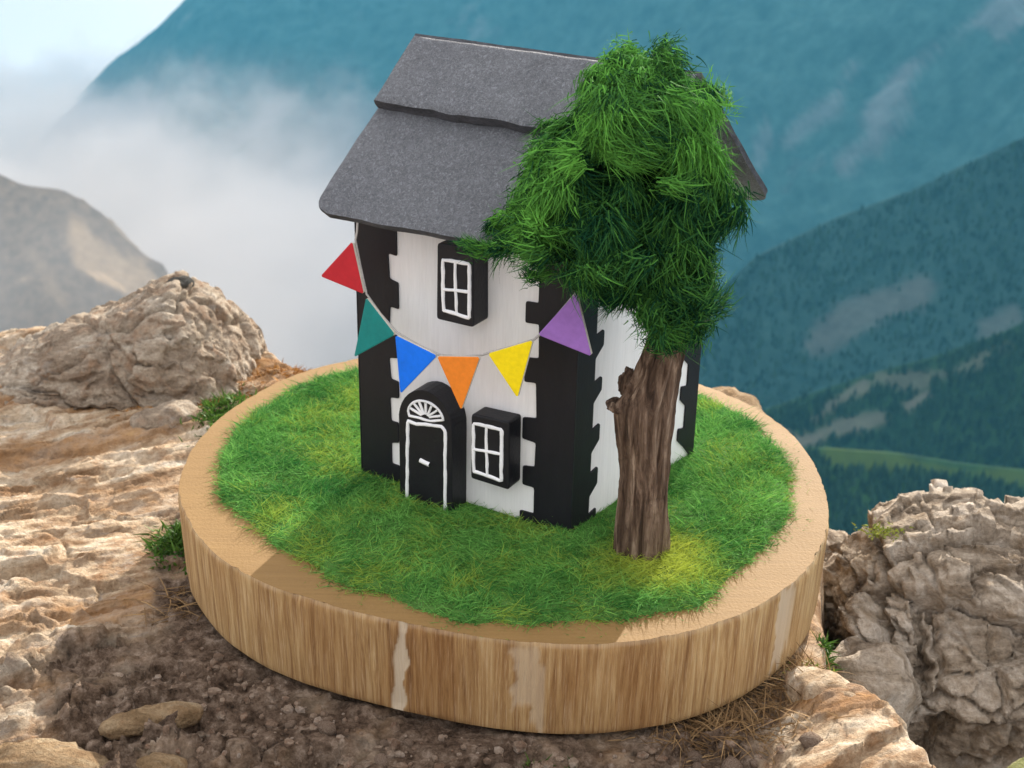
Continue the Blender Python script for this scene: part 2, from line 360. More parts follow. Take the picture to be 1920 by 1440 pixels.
ridge('crag', 'bare beige crag fading into mist at the left edge', [(-3600, 640, 1500), (-2400, 470, 1400), (-1300, 380, 1320), (-500, 330, 1250), (-200, 300, 1230), (0, 352, 1200), (60, 384, 1190), (130, 386, 1180), (200, 425, 1170), (290, 492, 1160), (345, 560, 1150), (420, 720, 1120), (500, 900, 1100)],
      MMC, 600, .95, 500, 1.1, 75, 190, 320, 180, seed=41, crestamp=.45, bare=[([(140, 430), (170, 480), (230, 520)], 26, .8), ([(250, 500), (280, 540)], 16, .6), ([(60, 470), (110, 560)], 16, .35)])

floor_me = mesh_np('valley_floor', [(-12000, -2500, -2450), (12000, -2500, -2450), (12000, 8500, -2450), (-12000, 8500, -2450)], np.array([[0, 1, 2, 3]]))
tag(link('valley_floor', floor_me, MM3), kind='structure')

# conifers of the far woods: one mass of small cones
def build_forest():
    T = np.array(TREES); nT = len(T); ns = 5
    a = np.linspace(0, 2 * np.pi, ns, endpoint=False); V = []; F = []
    per = 2 * ns + 1
    ring1 = np.stack([np.cos(a) * .24, np.sin(a) * .24, np.zeros(ns) - .1], 1); ring2 = np.stack([np.cos(a + .6) * .15, np.sin(a + .6) * .15, np.full(ns, .4)], 1)
    base = np.vstack([ring1, ring2, [[0, 0, 1.0]]])
    V = (base[None] * T[:, 3][:, None, None] * np.array([1, 1, 1]) + T[:, None, :3]).reshape(-1, 3)
    q = np.array([[i, (i + 1) % ns, ns + (i + 1) % ns, ns + i] for i in range(ns)]); t3 = np.array([[ns + i, ns + (i + 1) % ns, 2 * ns] for i in range(ns)])
    off = (np.arange(nT) * per)[:, None, None]
    return mesh_np('forest', V, [(q[None] + off).reshape(-1, 4), (t3[None] + off).reshape(-1, 3)], False, {'tint': np.repeat(RNG.random(nT), per)})
M['conifer'] = leafmat('conifer_green', (.010, .030, .022), (.028, .068, .044), .8, 0)
tag(link('forest', build_forest(), M['conifer']), 'far conifer woods covering the slopes beyond the ledge', kind='stuff')

def box_mesh(name, x0, x1, y0, y1, z0, z1):
    V = [(x, y, z) for x in (x0, x1) for y in (y0, y1) for z in (z0, z1)]
    return mesh_np(name, V, np.array([[0, 1, 3, 2], [4, 6, 7, 5], [0, 4, 5, 1], [2, 3, 7, 6], [0, 2, 6, 4], [1, 5, 7, 3]]), False)
HAZE_D = 0.53e-4
k = MT('haze_air'); k.t.nodes.remove(k.b); v = k.n('ShaderNodeVolumePrincipled'); v.inputs['Color'].default_value = (.10, .43, .67, 1); v.inputs['Density'].default_value = HAZE_D
k.l(v.outputs[0], k.t.nodes['Material Output'].inputs['Volume'])
tag(link('haze', box_mesh('haze', -12500, 12500, -3000, 8600, -2600, 20), k.m), 'pale blue air between the ledge and the mountains', kind='stuff')

# the bank of mist lying in the valley
k = MT('mist'); k.t.nodes.remove(k.b); co = k.n('ShaderNodeTexCoord').outputs['Object']; sp = k.n('ShaderNodeSeparateXYZ'); k.l(co, sp.inputs[0])
def wnoise(sc, det, z=1):
    mp = k.n('ShaderNodeMapping'); mp.inputs['Scale'].default_value = (sc, sc, sc * z); k.l(co, mp.inputs[0]); return k.noise(mp.outputs[0], 1, det, .55)
top = k.math('ADD', k.mr(wnoise(.0011, 4), .3, .7, -120, 120), k.mr(wnoise(.0034, 5), .3, .7, -170, 170))
FOG_TOP = -1040.0
tilt_ = k.math('MAXIMUM', k.math('MULTIPLY', k.math('ADD', sp.outputs[0], 800.0), .14), -260.0)
dz = k.math('SUBTRACT', k.math('ADD', k.math('ADD', top, tilt_), FOG_TOP), sp.outputs[2])
dn = k.mr(dz, -60, 330, 0, 1)
fx = k.mr(k.math('ADD', sp.outputs[0], k.math('MULTIPLY', top, 1.0)), -150, 450, 1, 0)
fy = k.mr(k.math('ADD', sp.outputs[1], k.math('MULTIPLY', top, 1.3)), 1800, 3900, 0.04, 1)
dens = k.math('MULTIPLY', k.math('MULTIPLY', dn, fx), k.math('MULTIPLY', fy, .012))
v = k.n('ShaderNodeVolumePrincipled'); v.inputs['Color'].default_value = (.535, .505, .505, 1); k.l(dens, v.inputs['Density'])
k.l(v.outputs[0], k.t.nodes['Material Output'].inputs['Volume'])
tag(link('mist', box_mesh('mist', -6500, 700, 800, 7800, -1900, -560), k.m), 'white bank of mist filling the valley on the left', 'mist', kind='stuff')

# a thin veil drifting over the crag
k = MT('mist_veil'); k.t.nodes.remove(k.b); co = k.n('ShaderNodeTexCoord').outputs['Object']; sp = k.n('ShaderNodeSeparateXYZ'); k.l(co, sp.inputs[0])
ed = k.math('MULTIPLY', k.mr(sp.outputs[0], -330, -130, 1, 0), k.math('MULTIPLY', k.mr(sp.outputs[2], -330, -215, 1, 0), k.mr(sp.outputs[1], 760, 900, 0, 1)))
dn = k.math('MULTIPLY', k.mr(wnoise(.006, 4), .3, .65, .25, 1), k.math('MULTIPLY', ed, .0026))
v = k.n('ShaderNodeVolumePrincipled'); v.inputs['Color'].default_value = (.58, .56, .56, 1); k.l(dn, v.inputs['Density'])
k.l(v.outputs[0], k.t.nodes['Material Output'].inputs['Volume'])
tag(link('mist', box_mesh('mist', -1100, -110, 750, 1500, -760, -200), k.m), 'thin veil of mist drifting over the bare crag on the left', 'mist', kind='stuff')

# ------------------------------------------------------------------ the rocky ledge
SL_TH = .55
_ang = np.radians([-176, -160, -143, -129, -117, -107, -99, -88, -82, -73, -62, -48, -36, -20, -7, 7, 27, 44, 65, 90, 124, 139, 156, 172])
_rad = np.array([2.028, 2.02, 2.005, 1.965, 1.915, 1.91, 1.935, 1.99, 2.03, 2.064, 2.085, 2.075, 2.045, 1.97, 1.93, 1.925, 1.935, 1.90, 1.93, 1.98, 2.055, 2.08, 2.04, 2.027])
def rad(th):
    th = (np.asarray(th) + np.pi) % (2 * np.pi) - np.pi
    a = np.r_[_ang[-3:] - 2 * np.pi, _ang, _ang[:3] + 2 * np.pi]; r = np.r_[_rad[-3:], _rad, _rad[:3]]
    s = 0
    for o in (-.09, -.045, 0, .045, .09): s = s + np.interp(th + o, a, r)
    return s / 5
LEDGE = [(2.35, -9), (2.22, -3.4), (2.14, -2.4), (2.10, -2.0), (2.07, -1.75), (1.95, -1.52), (1.80, -1.30), (1.86, -.9), (1.97, -.4), (2.02, .2), (2.04, .8), (1.98, 1.3), (1.93, 1.75), (1.80, 2.5), (1.55, 2.75), (.8, 2.6), (-.6, 2.55), (-1.5, 2.75), (-1.95, 2.95), (-2.3, 3.25), (-3.0, 3.5), (-4.2, 3.35), (-6.5, 2.9), (-13, 2.0), (-13, -9)]
def sdf(X, Y, poly):
    d = np.full(X.shape, 1e9); ins = np.zeros(X.shape, bool)
    for (x0, y0), (x1, y1) in zip(poly, poly[1:] + poly[:1]):
        dx, dy = x1 - x0, y1 - y0; t = np.clip(((X - x0) * dx + (Y - y0) * dy) / (dx * dx + dy * dy), 0, 1)
        d = np.minimum(d, np.hypot(X - x0 - t * dx, Y - y0 - t * dy))
        c = ((y0 > Y) != (y1 > Y)) & (X < dx * (Y - y0) / (dy if dy else 1e-9) + x0); ins ^= c
    return np.where(ins, -d, d)
def build_ledge():
    xs = np.r_[np.linspace(-13, -4.6, 50)[:-1], np.linspace(-4.6, -1.4, 250)[:-1], np.linspace(-1.4, .9, 150)[:-1], np.linspace(.9, 2.7, 150)[:-1], np.linspace(2.7, 5, 12)]
    ys = np.r_[np.linspace(-9, -3, 40)[:-1], np.linspace(-3, 3.4, 430)[:-1], np.linspace(3.4, 7, 45)]
    X, Y = np.meshgrid(xs, ys, indexing='ij'); x, y = X.ravel(), Y.ravel(); z0 = np.zeros_like(x)
    d = sdf(x, y, LEDGE) + .07 * fbm(np.c_[x * 2.2, y * 2.2, z0], 4, 71)
    r = np.hypot(x, y) / rad(np.arctan2(y, x))
    Q = np.c_[x, y, z0]
    ca, sa = math.cos(R(28)), math.sin(R(28)); along = x * ca + y * sa; across = -x * sa + y * ca
    strata = fbm(np.c_[along * .9, across * 2.6, z0], 8, 80, True, .62)
    big = fbm(Q * .55, 3, 90); wl_ = np.c_[along * 1.3, across * 3.2, z0] + .3 * np.c_[fbm(Q * 2, 4, 95), fbm(Q * 2, 4, 96), z0]; hA, eA = facets(wl_, 3, .7); hB, eB = facets(wl_ * 2.9 + 5, 13, .8)
    fine = fbm(np.c_[along * 5, across * 13, z0], 7, 99, False, .66)
    soil_shade = np.maximum(sstep(1.28, .6, np.hypot((x + .60) / 2.15, (y + 1.75) / 1.45)), sstep(1.17, 1.06, r) * (y < 1.2))  # brown soil, widened so the mask also paints in the cast shadow
    soil_shade = np.clip(soil_shade + .7 * fbm(Q * 3, 5, 120), 0, 1) * sstep(-.05, -.25, d) * sstep(.2, -.6, x - 1.75)
    soil_shade = sstep(.15, .95, soil_shade)
    away = sstep(.98, 1.45, r)
    z = .05 * strata + .12 * big + .095 * hA * sstep(0, .05, eA) + .036 * hB * sstep(0, .06, eB) + .026 * fine
    # soil: flatter and crumbly
    crumb = worley(Q * 11, 5); cr = sstep(0, .3, crumb[1] - crumb[0])
    w2 = worley(np.c_[along * 4.2, across * 5.5, z0] + .2 * np.c_[fine, strata, z0], 9)
    hS, eS = facets(np.c_[along * 2.0, across * 4.2, z0] + .3 * np.c_[fine, strata, z0], 33, .9); hT, eT = facets(Q * 9.5 + 3 + .25 * np.c_[fine, strata, z0], 37, .9)
    zs = .05 * fbm(Q * 1.6, 3, 130) + .03 * fbm(Q * 8, 6, 131, False, .68) + .20 * hS * sstep(0, .04, eS) + .085 * hT * sstep(0, .06, eT)
    z = z * (1 - soil_shade) + zs * soil_shade
    z = np.where(r < 1.5, z * (.25 + .75 * away) - .06 * (1 - away), z)
    z = np.where(r < 1.03, np.minimum(z, -.02), z)
    z += .05 * sstep(-2.1, -3.2, x)
    z += .10 * sstep(1.35, 1.7, x) * sstep(-.9, -1.6, y) * np.exp(-((d + .25) / .35) ** 2)
    dd = np.maximum(d + .10, 0); z -= 1.1 * dd ** 1.6 * 3 + np.maximum(d, 0) * 6 * (1 + .3 * fbm(Q * 1.3, 4, 140))
    z = np.maximum(z, -9 - .4 * fbm(Q, 3, 150))
    rust = np.maximum(sstep(-.05, .45, fbm(np.c_[along * 1.1, across * 2.4, z0], 6, 160)) * .7, sstep(.9, .3, np.hypot((x + 2.5) / .75, (y - 2.05) / .45) + .35 * fbm(Q * 3, 4, 161)))
    rust = np.maximum(rust, sstep(.8, .3, np.hypot((x - 1.75) / .3, (y + 1.75) / .3) + .4 * fbm(Q * 4, 4, 163)) * .8) * (1 - soil_shade)
    me = mesh_np('rock_ledge', np.c_[x, y, z], grid_faces(len(xs), len(ys)), True, {'soil_shade': soil_shade, 'rust': rust})
    global LG; LG = (xs, ys, z.reshape(X.shape))
    o = link('rock_ledge', me, M['ledge']); tag(o, 'pale sandstone ledge with a gravelly earth patch in front, dark from painted shade', kind='structure')
def ground(x, y):
    xs, ys, Z = LG; i = np.clip(np.searchsorted(xs, x) - 1, 0, len(xs) - 2); j = np.clip(np.searchsorted(ys, y) - 1, 0, len(ys) - 2)
    a = (x - xs[i]) / (xs[i + 1] - xs[i]); b = (y - ys[j]) / (ys[j + 1] - ys[j])
    return Z[i, j] * (1 - a) * (1 - b) + Z[i + 1, j] * a * (1 - b) + Z[i, j + 1] * (1 - a) * b + Z[i + 1, j + 1] * a * b
build_ledge()

def ico(sub):
    bm = bmesh.new(); bmesh.ops.create_icosphere(bm, subdivisions=sub, radius=1)
    V = np.array([v.co[:] for v in bm.verts]); F = np.array([[v.index for v in f.verts] for f in bm.faces]); bm.free(); return V, F
ICO = {s: ico(s) for s in (1, 2, 3, 4, 6)}
def stone(name, loc, size, m, sub=4, seed=0, rot=0.0, amp=.22, block=.12, bs=2.2, crack=0.0, strata=0.0, fine=1.0, box=.0):
    V, F = ICO[sub]; n0 = V.copy()
    if box: V = V / (np.abs(V) ** (2 + box * 6)).sum(1, keepdims=True) ** (1 / (2 + box * 6))
    V = V * np.array(size); s = max(size); Q = V / s + seed * 3.3
    f1, f2, cid = worley(Q * bs + .25 * np.c_[fbm(Q * 3, 3, seed), fbm(Q * 3, 3, seed + 1), fbm(Q * 3, 3, seed + 2)], seed)
    disp = amp * fbm(Q * 1.3, 4, seed) + block * (cid - .5) * sstep(0, .1, f2 - f1) + .07 * fine * fbm(Q * 5, 6, seed + 7, True, .6) - crack * sstep(.09, .0, f2 - f1)
    if strata: disp += strata * fbm(Q * np.array([1.5, 1.5, 7]), 4, seed + 9, True)
    V = V + n0 * (disp * s)[:, None]
    c, q = math.cos(rot), math.sin(rot); V = V @ np.array([[c, q, 0], [-q, c, 0], [0, 0, 1]])
    return link(name, mesh_np(name, V, F, True), m, None, loc)
def ridge_boulder(name, prof, yc, ry, zb, m, seed, amp=.1, block=.1, bs=1.8, crack=.06, lay=.05, fine=.05, back=.8, nx=330, nph=190, pw=.75):
    """a rock mass with the outline prof (x, z) in the plane y = yc, leaning back into depth on both sides"""
    prof = np.array(prof); seg = np.r_[0, np.cumsum(np.hypot(*np.diff(prof, axis=0).T))]; t = np.linspace(0, seg[-1], nx)
    px = np.interp(t, seg, prof[:, 0]); pz = np.interp(t, seg, prof[:, 1]); ends = np.minimum(t, seg[-1] - t) / seg[-1]; wy = np.clip(ends * 6, .02, 1) ** .5
    ph = np.linspace(-.02, 1.02, nph) * np.pi; X = np.repeat(px[:, None], nph, 1); c_, s_ = np.cos(ph), np.sin(ph)
    Y = yc - (wy[:, None] * np.where(c_ > 0, ry, ry * back)[None] * np.sign(c_)[None] * np.abs(c_)[None] ** .8)
    Z = zb + (pz[:, None] - zb) * np.sign(s_)[None] * np.abs(s_)[None] ** pw
    V = np.stack([X, Y, Z], -1); du = np.gradient(V, axis=0); dv = np.gradient(V, axis=1); N = np.cross(du, dv); N /= np.linalg.norm(N, axis=-1, keepdims=True) + 1e-9
    V = V.reshape(-1, 3); N = N.reshape(-1, 3)
    if N[nx // 2 * nph + nph // 2, 2] < 0: N = -N
    Q = V + seed * 7.1; wq = Q + .18 * np.c_[fbm(Q * 2.2, 4, seed), fbm(Q * 2.2, 4, seed + 1), fbm(Q * 2.2, 4, seed + 2)]
    calm = .35 + .65 * sstep(0, .45, (np.repeat(pz[:, None], nph, 1).ravel() - V[:, 2]))
    h1, e1 = facets(wq * np.array([bs, bs, bs * 1.5]), seed); h2, e2 = facets(wq * np.array([bs, bs, bs * 1.4]) * 2.6, seed + 9); h3, e3 = facets(wq * np.array([bs, bs, bs * 1.4]) * 6.5, seed + 17)
    d = amp * fbm(Q * 1.1, 4, seed + 3) + calm * block * h1 * sstep(0, .04, e1) + calm * block * .42 * h2 * sstep(0, .05, e2) + block * .16 * h3
    d += -crack * sstep(.09, .0, e1) - crack * .35 * sstep(.07, 0, e2) + lay * fbm(Q * np.array([1.2, 1.2, 6]), 6, seed + 8, True, .6) + fine * fbm(Q * 7, 6, seed + 9, False, .68)
    V = V + N * d[:, None]
    return link(name, mesh_np(name, V - np.array([px.mean(), yc, 0]), grid_faces(nx, nph)[:, ::-1], True), m, None, (px.mean(), yc, 0))
def outline(pts, y, dy=0): return [tuple(far(a, b + dy, y - CAM[1])[[0, 2]]) for a, b in pts]
b1 = ridge_boulder('boulder', outline([(-620, 800), (-330, 730), (-150, 690), (0, 650), (60, 618), (120, 588), (190, 572), (250, 548), (300, 520), (335, 510), (385, 540), (430, 585), (462, 620), (476, 660), (486, 730)], 2.75, 16), 2.75, .85, -.35, M['boulder'], 2, .05, .15, 1.2, .04, .022, .018, .9, 420, 240, .62)
tag(b1, 'big pale beige boulder behind the left end of the ledge', 'boulder')
b1b = stone('rock', tuple(far(338, 532, 10.29)), (.11, .10, .05), M['knob'], 3, 5, 0, .2)
tag(b1b, 'small dark stone on the peak of the beige boulder', 'rock')
b2 = ridge_boulder('boulder', outline([(1528, 1150), (1545, 1060), (1580, 1012), (1612, 990), (1650, 958), (1700, 942), (1755, 930), (1800, 922), (1850, 930), (1890, 950), (1930, 945), (2030, 970), (2180, 1050), (2330, 1250)], .1, 32), .1, 1.25, -2.6, M['boulder2'], 8, .07, .30, 1.15, .11, .022, .016, .7, 420, 300, .55)
tag(b2, 'large cracked grey brown boulder with lichen to the right of the wooden base', 'boulder')
b3 = stone('rock', (2.62, -2.25, -.08), (.17, .16, .13), M['mossy'], 4, 11, 0, .12, .05)
tag(b3, 'yellow green mossy stone in the bottom right corner', 'rock')
b4 = stone('rock', (-2.28, -2.36, .0), (.40, .17, .12), M['tan'], 4, 13, R(-6), .15, .08)
tag(b4, 'pale sunlit flat rock in the bottom left corner', 'rock')
b5 = stone('rock', (-1.80, -1.99, .03), (.24, .075, .06), M['tan'], 4, 14, R(20), .15, .06)
tag(b5, 'long tan stone lying in the shaded earth left of the wooden base', 'rock')
b6 = stone('rock', (-1.66, -2.33, .01), (.14, .08, .07), M['tan'], 4, 15, R(5), .12, .05)
tag(b6, 'small pale stone at the bottom edge beside the flat corner rock', 'rock')
b7 = stone('rock', (2.15, -.85, -.62), (.34, .30, .42), M['boulder2'], 4, 17, R(15), .16, .15, 2.6, .1)
tag(b7, 'grey rock wedged between the ledge and the cracked boulder', 'rock')
b8 = stone('rock', (-2.62, 1.62, .02), (.30, .17, .14), M['boulder'], 4, 19, R(25), .16, .12)
tag(b8, 'grey stone in rust brown moss below the beige boulder', 'rock')
b9 = stone('rock', (1.72, -1.62, -.02), (.25, .16, .13), M['ledge'], 4, 23, R(-40), .18, .12)
tag(b9, 'rough pale rock on the sunlit edge right of the wooden base', 'rock')
b10 = stone('rock', (1.72, 2.35, -.12), (.3, .4, .14), M['tan'], 4, 29, R(10), .2, .12)
tag(b10, 'orange brown rock showing behind the right rear rim of the wooden base', 'rock')

# pebbles of the soil: the larger ones are things, the small ones one mass
peb_me = [stone('pebble', (0, 0, 0), (1, .8, .62), M['pebble'], 2, 30 + i, 0, .22, .2) for i in range(5)]
first = [o.data for o in peb_me]
for o in peb_me: bpy.data.objects.remove(o)
npb = 0; tries = 0; spots = []
while npb < 24 and tries < 4000:
    tries += 1; x, y = RNG.normal(.2, .75), RNG.uniform(-2.5, -1.7)
    rr = math.hypot(x, y) / float(rad(math.atan2(y, x)))
    if rr < 1.05 or any(math.hypot(x - a, y - b) < .08 for a, b in spots): continue
    if math.hypot(x + 1.8, y + 2) < .25: continue
    spots.append((x, y)); s = .028 + .042 * RNG.random() ** 2; npb += 1
    o = bpy.data.objects.new('pebble', first[npb % 5]); COL.objects.link(o)
    o.location = (x, y, float(ground(np.array(x), np.array(y))) + s * .25); o.scale = (s, s, s); o.rotation_euler = (RNG.normal(0, .3), RNG.normal(0, .3), RNG.uniform(0, 6.3))
    tag(o, 'small rounded grey brown pebble in the brown earth in front of the wooden base', 'pebble', 'pebbles in the shaded earth')
def build_gravel():
    V0, F0 = ICO[1]; Vs, Fs = [], []; nn = 0; k = 0
    while k < 520:
        x, y = RNG.uniform(-2.3, 1.7), RNG.uniform(-2.7, -.3); rr = math.hypot(x, y) / float(rad(math.atan2(y, x)))
        if rr < 1.02: continue
        if math.hypot((x + .3) / 1.7, (y + 1.8) / 1.2) > RNG.uniform(.75, 1.1): continue
        s = .007 + .030 * RNG.random() ** 2.5; z = float(ground(np.array(x), np.array(y)))
        Vs.append(V0 * (RNG.uniform(.6, 1.2, 3) * s) * (1 + RNG.normal(0, .12, (len(V0), 1))) + (x, y, z + s * .2)); Fs.append(F0 + nn); nn += len(V0); k += 1
    return mesh_np('gravel', np.vstack(Vs), np.vstack(Fs), False)
tag(link('gravel', build_gravel(), M['pebble']), 'fine gravel scattered over the brown earth in front of the wooden base', kind='stuff')

# ------------------------------------------------------------------ fibres: grass, moss, straw
def fibres(name, P, D, L, width, mat, tint, bend=None, segs=2, extra=None, up=None):
    """ribbons: roots P, directions D, lengths L; bend = vector added along the length"""
    n = len(P); D = D / np.linalg.norm(D, axis=1, keepdims=True)
    side = np.cross(D, RNG.normal(0, 1, (n, 3))); side /= np.linalg.norm(side, axis=1, keepdims=True) + 1e-9
    if bend is None: bend = RNG.normal(0, .35, (n, 3))
    rows = []
    for s in range(segs + 1):
        t = s / segs; c = P + D * (L * t)[:, None] + bend * (L * t * t)[:, None]
        w = (width * (1 - .75 * t))[:, None] * .5
        if s < segs: rows += [c - side * w, c + side * w]
        else: rows += [c]
    per = len(rows); V = np.stack(rows, 1).reshape(-1, 3); off = (np.arange(n) * per)[:, None]
    q = []
    for s in range(segs - 1): q.append(np.array([[2 * s, 2 * s + 1, 2 * s + 3, 2 * s + 2]]) + off)
    t3 = np.array([[2 * segs - 2, 2 * segs - 1, 2 * segs]]) + off
    at = {'tint': np.repeat(tint, per)}
    if extra is not None: at['yellow'] = np.repeat(extra, per)
    return mesh_np(name, V, ([np.vstack(q)] if q else []) + [t3], True, at)

def in_poly(X, Y, poly): return sdf(X, Y, [tuple(p) for p in poly]) < 0
GRASS = [(a, b - .055 if b < -1.3 else b) for a, b in [(-1.83, -.11), (-1.73, -.6), (-1.33, -1.12), (-1.0, -1.40), (-.59, -1.62), (-.27, -1.78), (.13, -1.82), (.54, -1.76), (1.0, -1.58), (1.36, -1.21), (1.67, -.63), (1.75, -.17), (1.76, .37), (1.64, .75), (1.36, 1.15), (.9, 1.5), (.2, 1.72), (-.5, 1.70), (-1.13, 1.46), (-1.52, 1.17), (-1.77, .71), (-1.86, .36)]]

# ------------------------------------------------------------------ the wooden slice
def build_slice():
    na, nz = 1080, 26
    th = np.linspace(-np.pi, np.pi, na, endpoint=False); r0 = rad(th)
    arc = th * 2.0
    zz = np.r_[0, .012, np.linspace(.03, SL_TH - .03, nz), SL_TH - .012, SL_TH]
    nzz = len(zz); TH, ZZ = np.meshgrid(th, zz, indexing='ij'); Rr = np.repeat(r0[:, None], nzz, 1)
    c, s = np.cos(TH), np.sin(TH)
    nse = fbm(np.c_[(c * 16).ravel(), (s * 16).ravel(), (ZZ * 1.0).ravel()], 4, 201).reshape(TH.shape)
    big = fbm(np.c_[(c * 4).ravel(), (s * 4).ravel(), (ZZ * .8).ravel()], 3, 207).reshape(TH.shape)
    lip = np.clip(np.minimum(ZZ, SL_TH - ZZ) / .03, 0, 1); Rr = Rr + .012 * nse * lip + .012 * big - .007 * (1 - lip) ** 2
    Rr += .014 * (ZZ / SL_TH - .5)
    # pale stripped patches: (angle in degrees, half width, top, bottom, strength)
    pale = np.zeros(TH.shape); deg = np.degrees(TH)
    wobz = fbm(np.c_[(c * 30).ravel(), (s * 30).ravel(), np.zeros(TH.size)], 3, 222).reshape(TH.shape)
    wob = fbm(np.c_[(ZZ * 12).ravel(), (c * 5).ravel(), (s * 5).ravel()], 4, 220).reshape(TH.shape)
    def ang(px, py): P = gp(px, py, SL_TH * .5); return math.degrees(math.atan2(P[1], P[0]))
    a0 = ang(755, 1245)
    wid = np.where(ZZ > .42, .55, 1.0 + .25 * np.sin(ZZ * 25)) * (1 + .25 * wob)
    pale = np.maximum(pale, sstep(1.08, .9, np.abs(deg - a0 - 1.0 * (ZZ - .3) / .5 - .25 * wob) / wid))
    for pxx, hw, ztop, zbot, st in ((985, 1.9, .52, .16, .5), (1010, .9, .44, .04, .45), (1480, 2.0, .54, .04, .8), (1462, .8, .5, .1, .5), (1515, 1.0, .5, .1, .6)):
        a = ang(pxx, 1290 if pxx < 1300 else 1190)
        m_ = sstep(1.1, .8, np.abs(deg - a + .5 * wob) / (hw * (1 + .5 * wob))) * sstep(zbot - .02, zbot + .02, ZZ + .16 * wobz) * sstep(ztop + .02, ztop - .02, ZZ + .06 * wobz)
        pale = np.maximum(pale, st * m_)
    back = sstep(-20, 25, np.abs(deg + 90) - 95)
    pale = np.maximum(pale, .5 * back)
    edge = sstep(.525, .545, ZZ + .012 * wobz) * .25; pale = np.maximum(pale, edge)
    Rr -= .010 * pale * lip
    chip = np.clip(fbm(np.c_[(c * 60).ravel(), (s * 60).ravel(), np.zeros(TH.size)], 4, 260).reshape(TH.shape), 0, 1); Rr -= .02 * chip * sstep(SL_TH - .05, SL_TH - .01, ZZ)
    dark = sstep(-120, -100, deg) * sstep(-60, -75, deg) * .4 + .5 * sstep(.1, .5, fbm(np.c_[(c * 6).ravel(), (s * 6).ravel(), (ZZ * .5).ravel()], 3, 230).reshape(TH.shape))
    V = np.stack([Rr * c, Rr * s, ZZ], -1).reshape(-1, 3)
    F = grid_faces(na, nzz, True)
    me = mesh_np('wooden_slice', V, F, True, {'pale': pale.ravel(), 'dark': np.clip(dark, 0, 1).ravel()})
    uv = me.uv_layers.new(name='UVMap'); vi = np.zeros(len(me.loops), np.int32); me.loops.foreach_get('vertex_index', vi)
    U = np.c_[np.repeat(arc, nzz), ZZ.ravel()][vi]
    uv.data.foreach_set('uv', U.astype(np.float32).ravel())
    # top sheet
    rings = np.r_[np.linspace(0, .95, 20), .98, 1.0]; T2, K2 = np.meshgrid(th[::3], rings, indexing='ij')
    top_r = Rr[::3, -1][:, None] * K2; X, Y = top_r * np.cos(T2), top_r * np.sin(T2)
    Zt = SL_TH + .004 * fbm(np.c_[X.ravel() * 3, Y.ravel() * 3, X.ravel() * 0], 3, 240).reshape(X.shape)
    Zt[:, -1] = SL_TH
    top = mesh_np('top_face', np.stack([X, Y, Zt], -1).reshape(-1, 3), grid_faces(len(th[::3]), len(rings), True)[:, ::-1], True)
    bot = None
    return me, top
sl_me, sl_top = build_slice()
SLICE = link('wooden_slice', sl_me, M['wood_side']); tag(SLICE, 'thick round slice of wood with streaky bark side carrying lawn, house and tree', 'wooden base')
link('top_face', sl_top, M['wood_top'], SLICE)

# ------------------------------------------------------------------ the lawn
def build_grass():
    N = 270000
    X = RNG.uniform(-2, 2, N); Y = RNG.uniform(-2, 2, N); z0 = np.zeros(N)
    d = sdf(X, Y, GRASS) + .06 * fbm(np.c_[X * 3, Y * 3, z0], 4, 301)
    keep = (d < .0) | ((d < .08) & (RNG.random(N) < .10)); X, Y, d = X[keep], Y[keep], d[keep]; n = len(X); z0 = np.zeros(n)
    Q = np.c_[X, Y, z0]
    hill = .018 * fbm(Q * 1.6, 3, 310) + .045 * sstep(.02, -.12, d)
    a = fbm(Q * 2.5, 4, 311) * 6 + RNG.normal(0, 1.5, n); lean = np.clip(.95 + .5 * fbm(Q * 4, 3, 312) + RNG.normal(0, .35, n), .2, 2.2)
    D = np.c_[np.cos(a) * lean, np.sin(a) * lean, np.full(n, .95)]
    L = RNG.uniform(.035, .095, n) * (1 + .35 * fbm(Q * 5, 3, 313)) * (.65 + .35 * sstep(0.02, -.15, d))
    near = sdf(X, Y, [(-.8976, -.2354), (.3425, -.9283), (1.152, .127), (-.09, .82)]); L *= .75 + .25 * sstep(.03, .18, near)
    tint = np.clip(.46 + .34 * fbm(Q * 2.2, 4, 320) + .42 * fbm(Q * 9, 3, 322) + RNG.normal(0, .24, n), 0, 1)
    yel = np.clip(sstep(.2, .6, fbm(Q * 4.5, 4, 330) + RNG.normal(0, .22, n)) * .6, 0, 1)
    yel = np.maximum(yel, .95 * sstep(.42, .16, np.hypot(X - .80, Y + 1.24) + .08 * fbm(Q * 8, 3, 331) + RNG.normal(0, .03, n)))
    P = np.c_[X, Y, SL_TH + hill - .025]
    bend = np.c_[np.cos(a) * .5, np.sin(a) * .5, np.full(n, -.35)] + RNG.normal(0, .3, (n, 3))
    me = fibres('grass', P, D, L, RNG.uniform(.0038, .0072, n), M['grass'], tint, bend, 3, yel)
    return me, None
g_me, _ = build_grass()
GR = tag(link('grass', g_me, M['grass']), 'bright green static grass lawn around the toy house', kind='stuff')
def build_turf():
    g = np.linspace(-2, 2, 130); X, Y = np.meshgrid(g, g, indexing='ij'); x, y = X.ravel(), Y.ravel(); Q = np.c_[x, y, x * 0]
    d = sdf(x, y, GRASS) + .06 * fbm(Q * 3, 4, 301)
    z = SL_TH + .018 * fbm(Q * 1.6, 3, 310) + .045 * sstep(.02, -.12, d) - .014; z = np.where(d > -.02, SL_TH - .06, z)
    F = grid_faces(130, 130); keep = (d[F] < .01).all(1); return mesh_np('turf', np.c_[x, y, z], F[keep], True)
tag(link('turf', build_turf(), M['turf'], GR), kind='stuff')

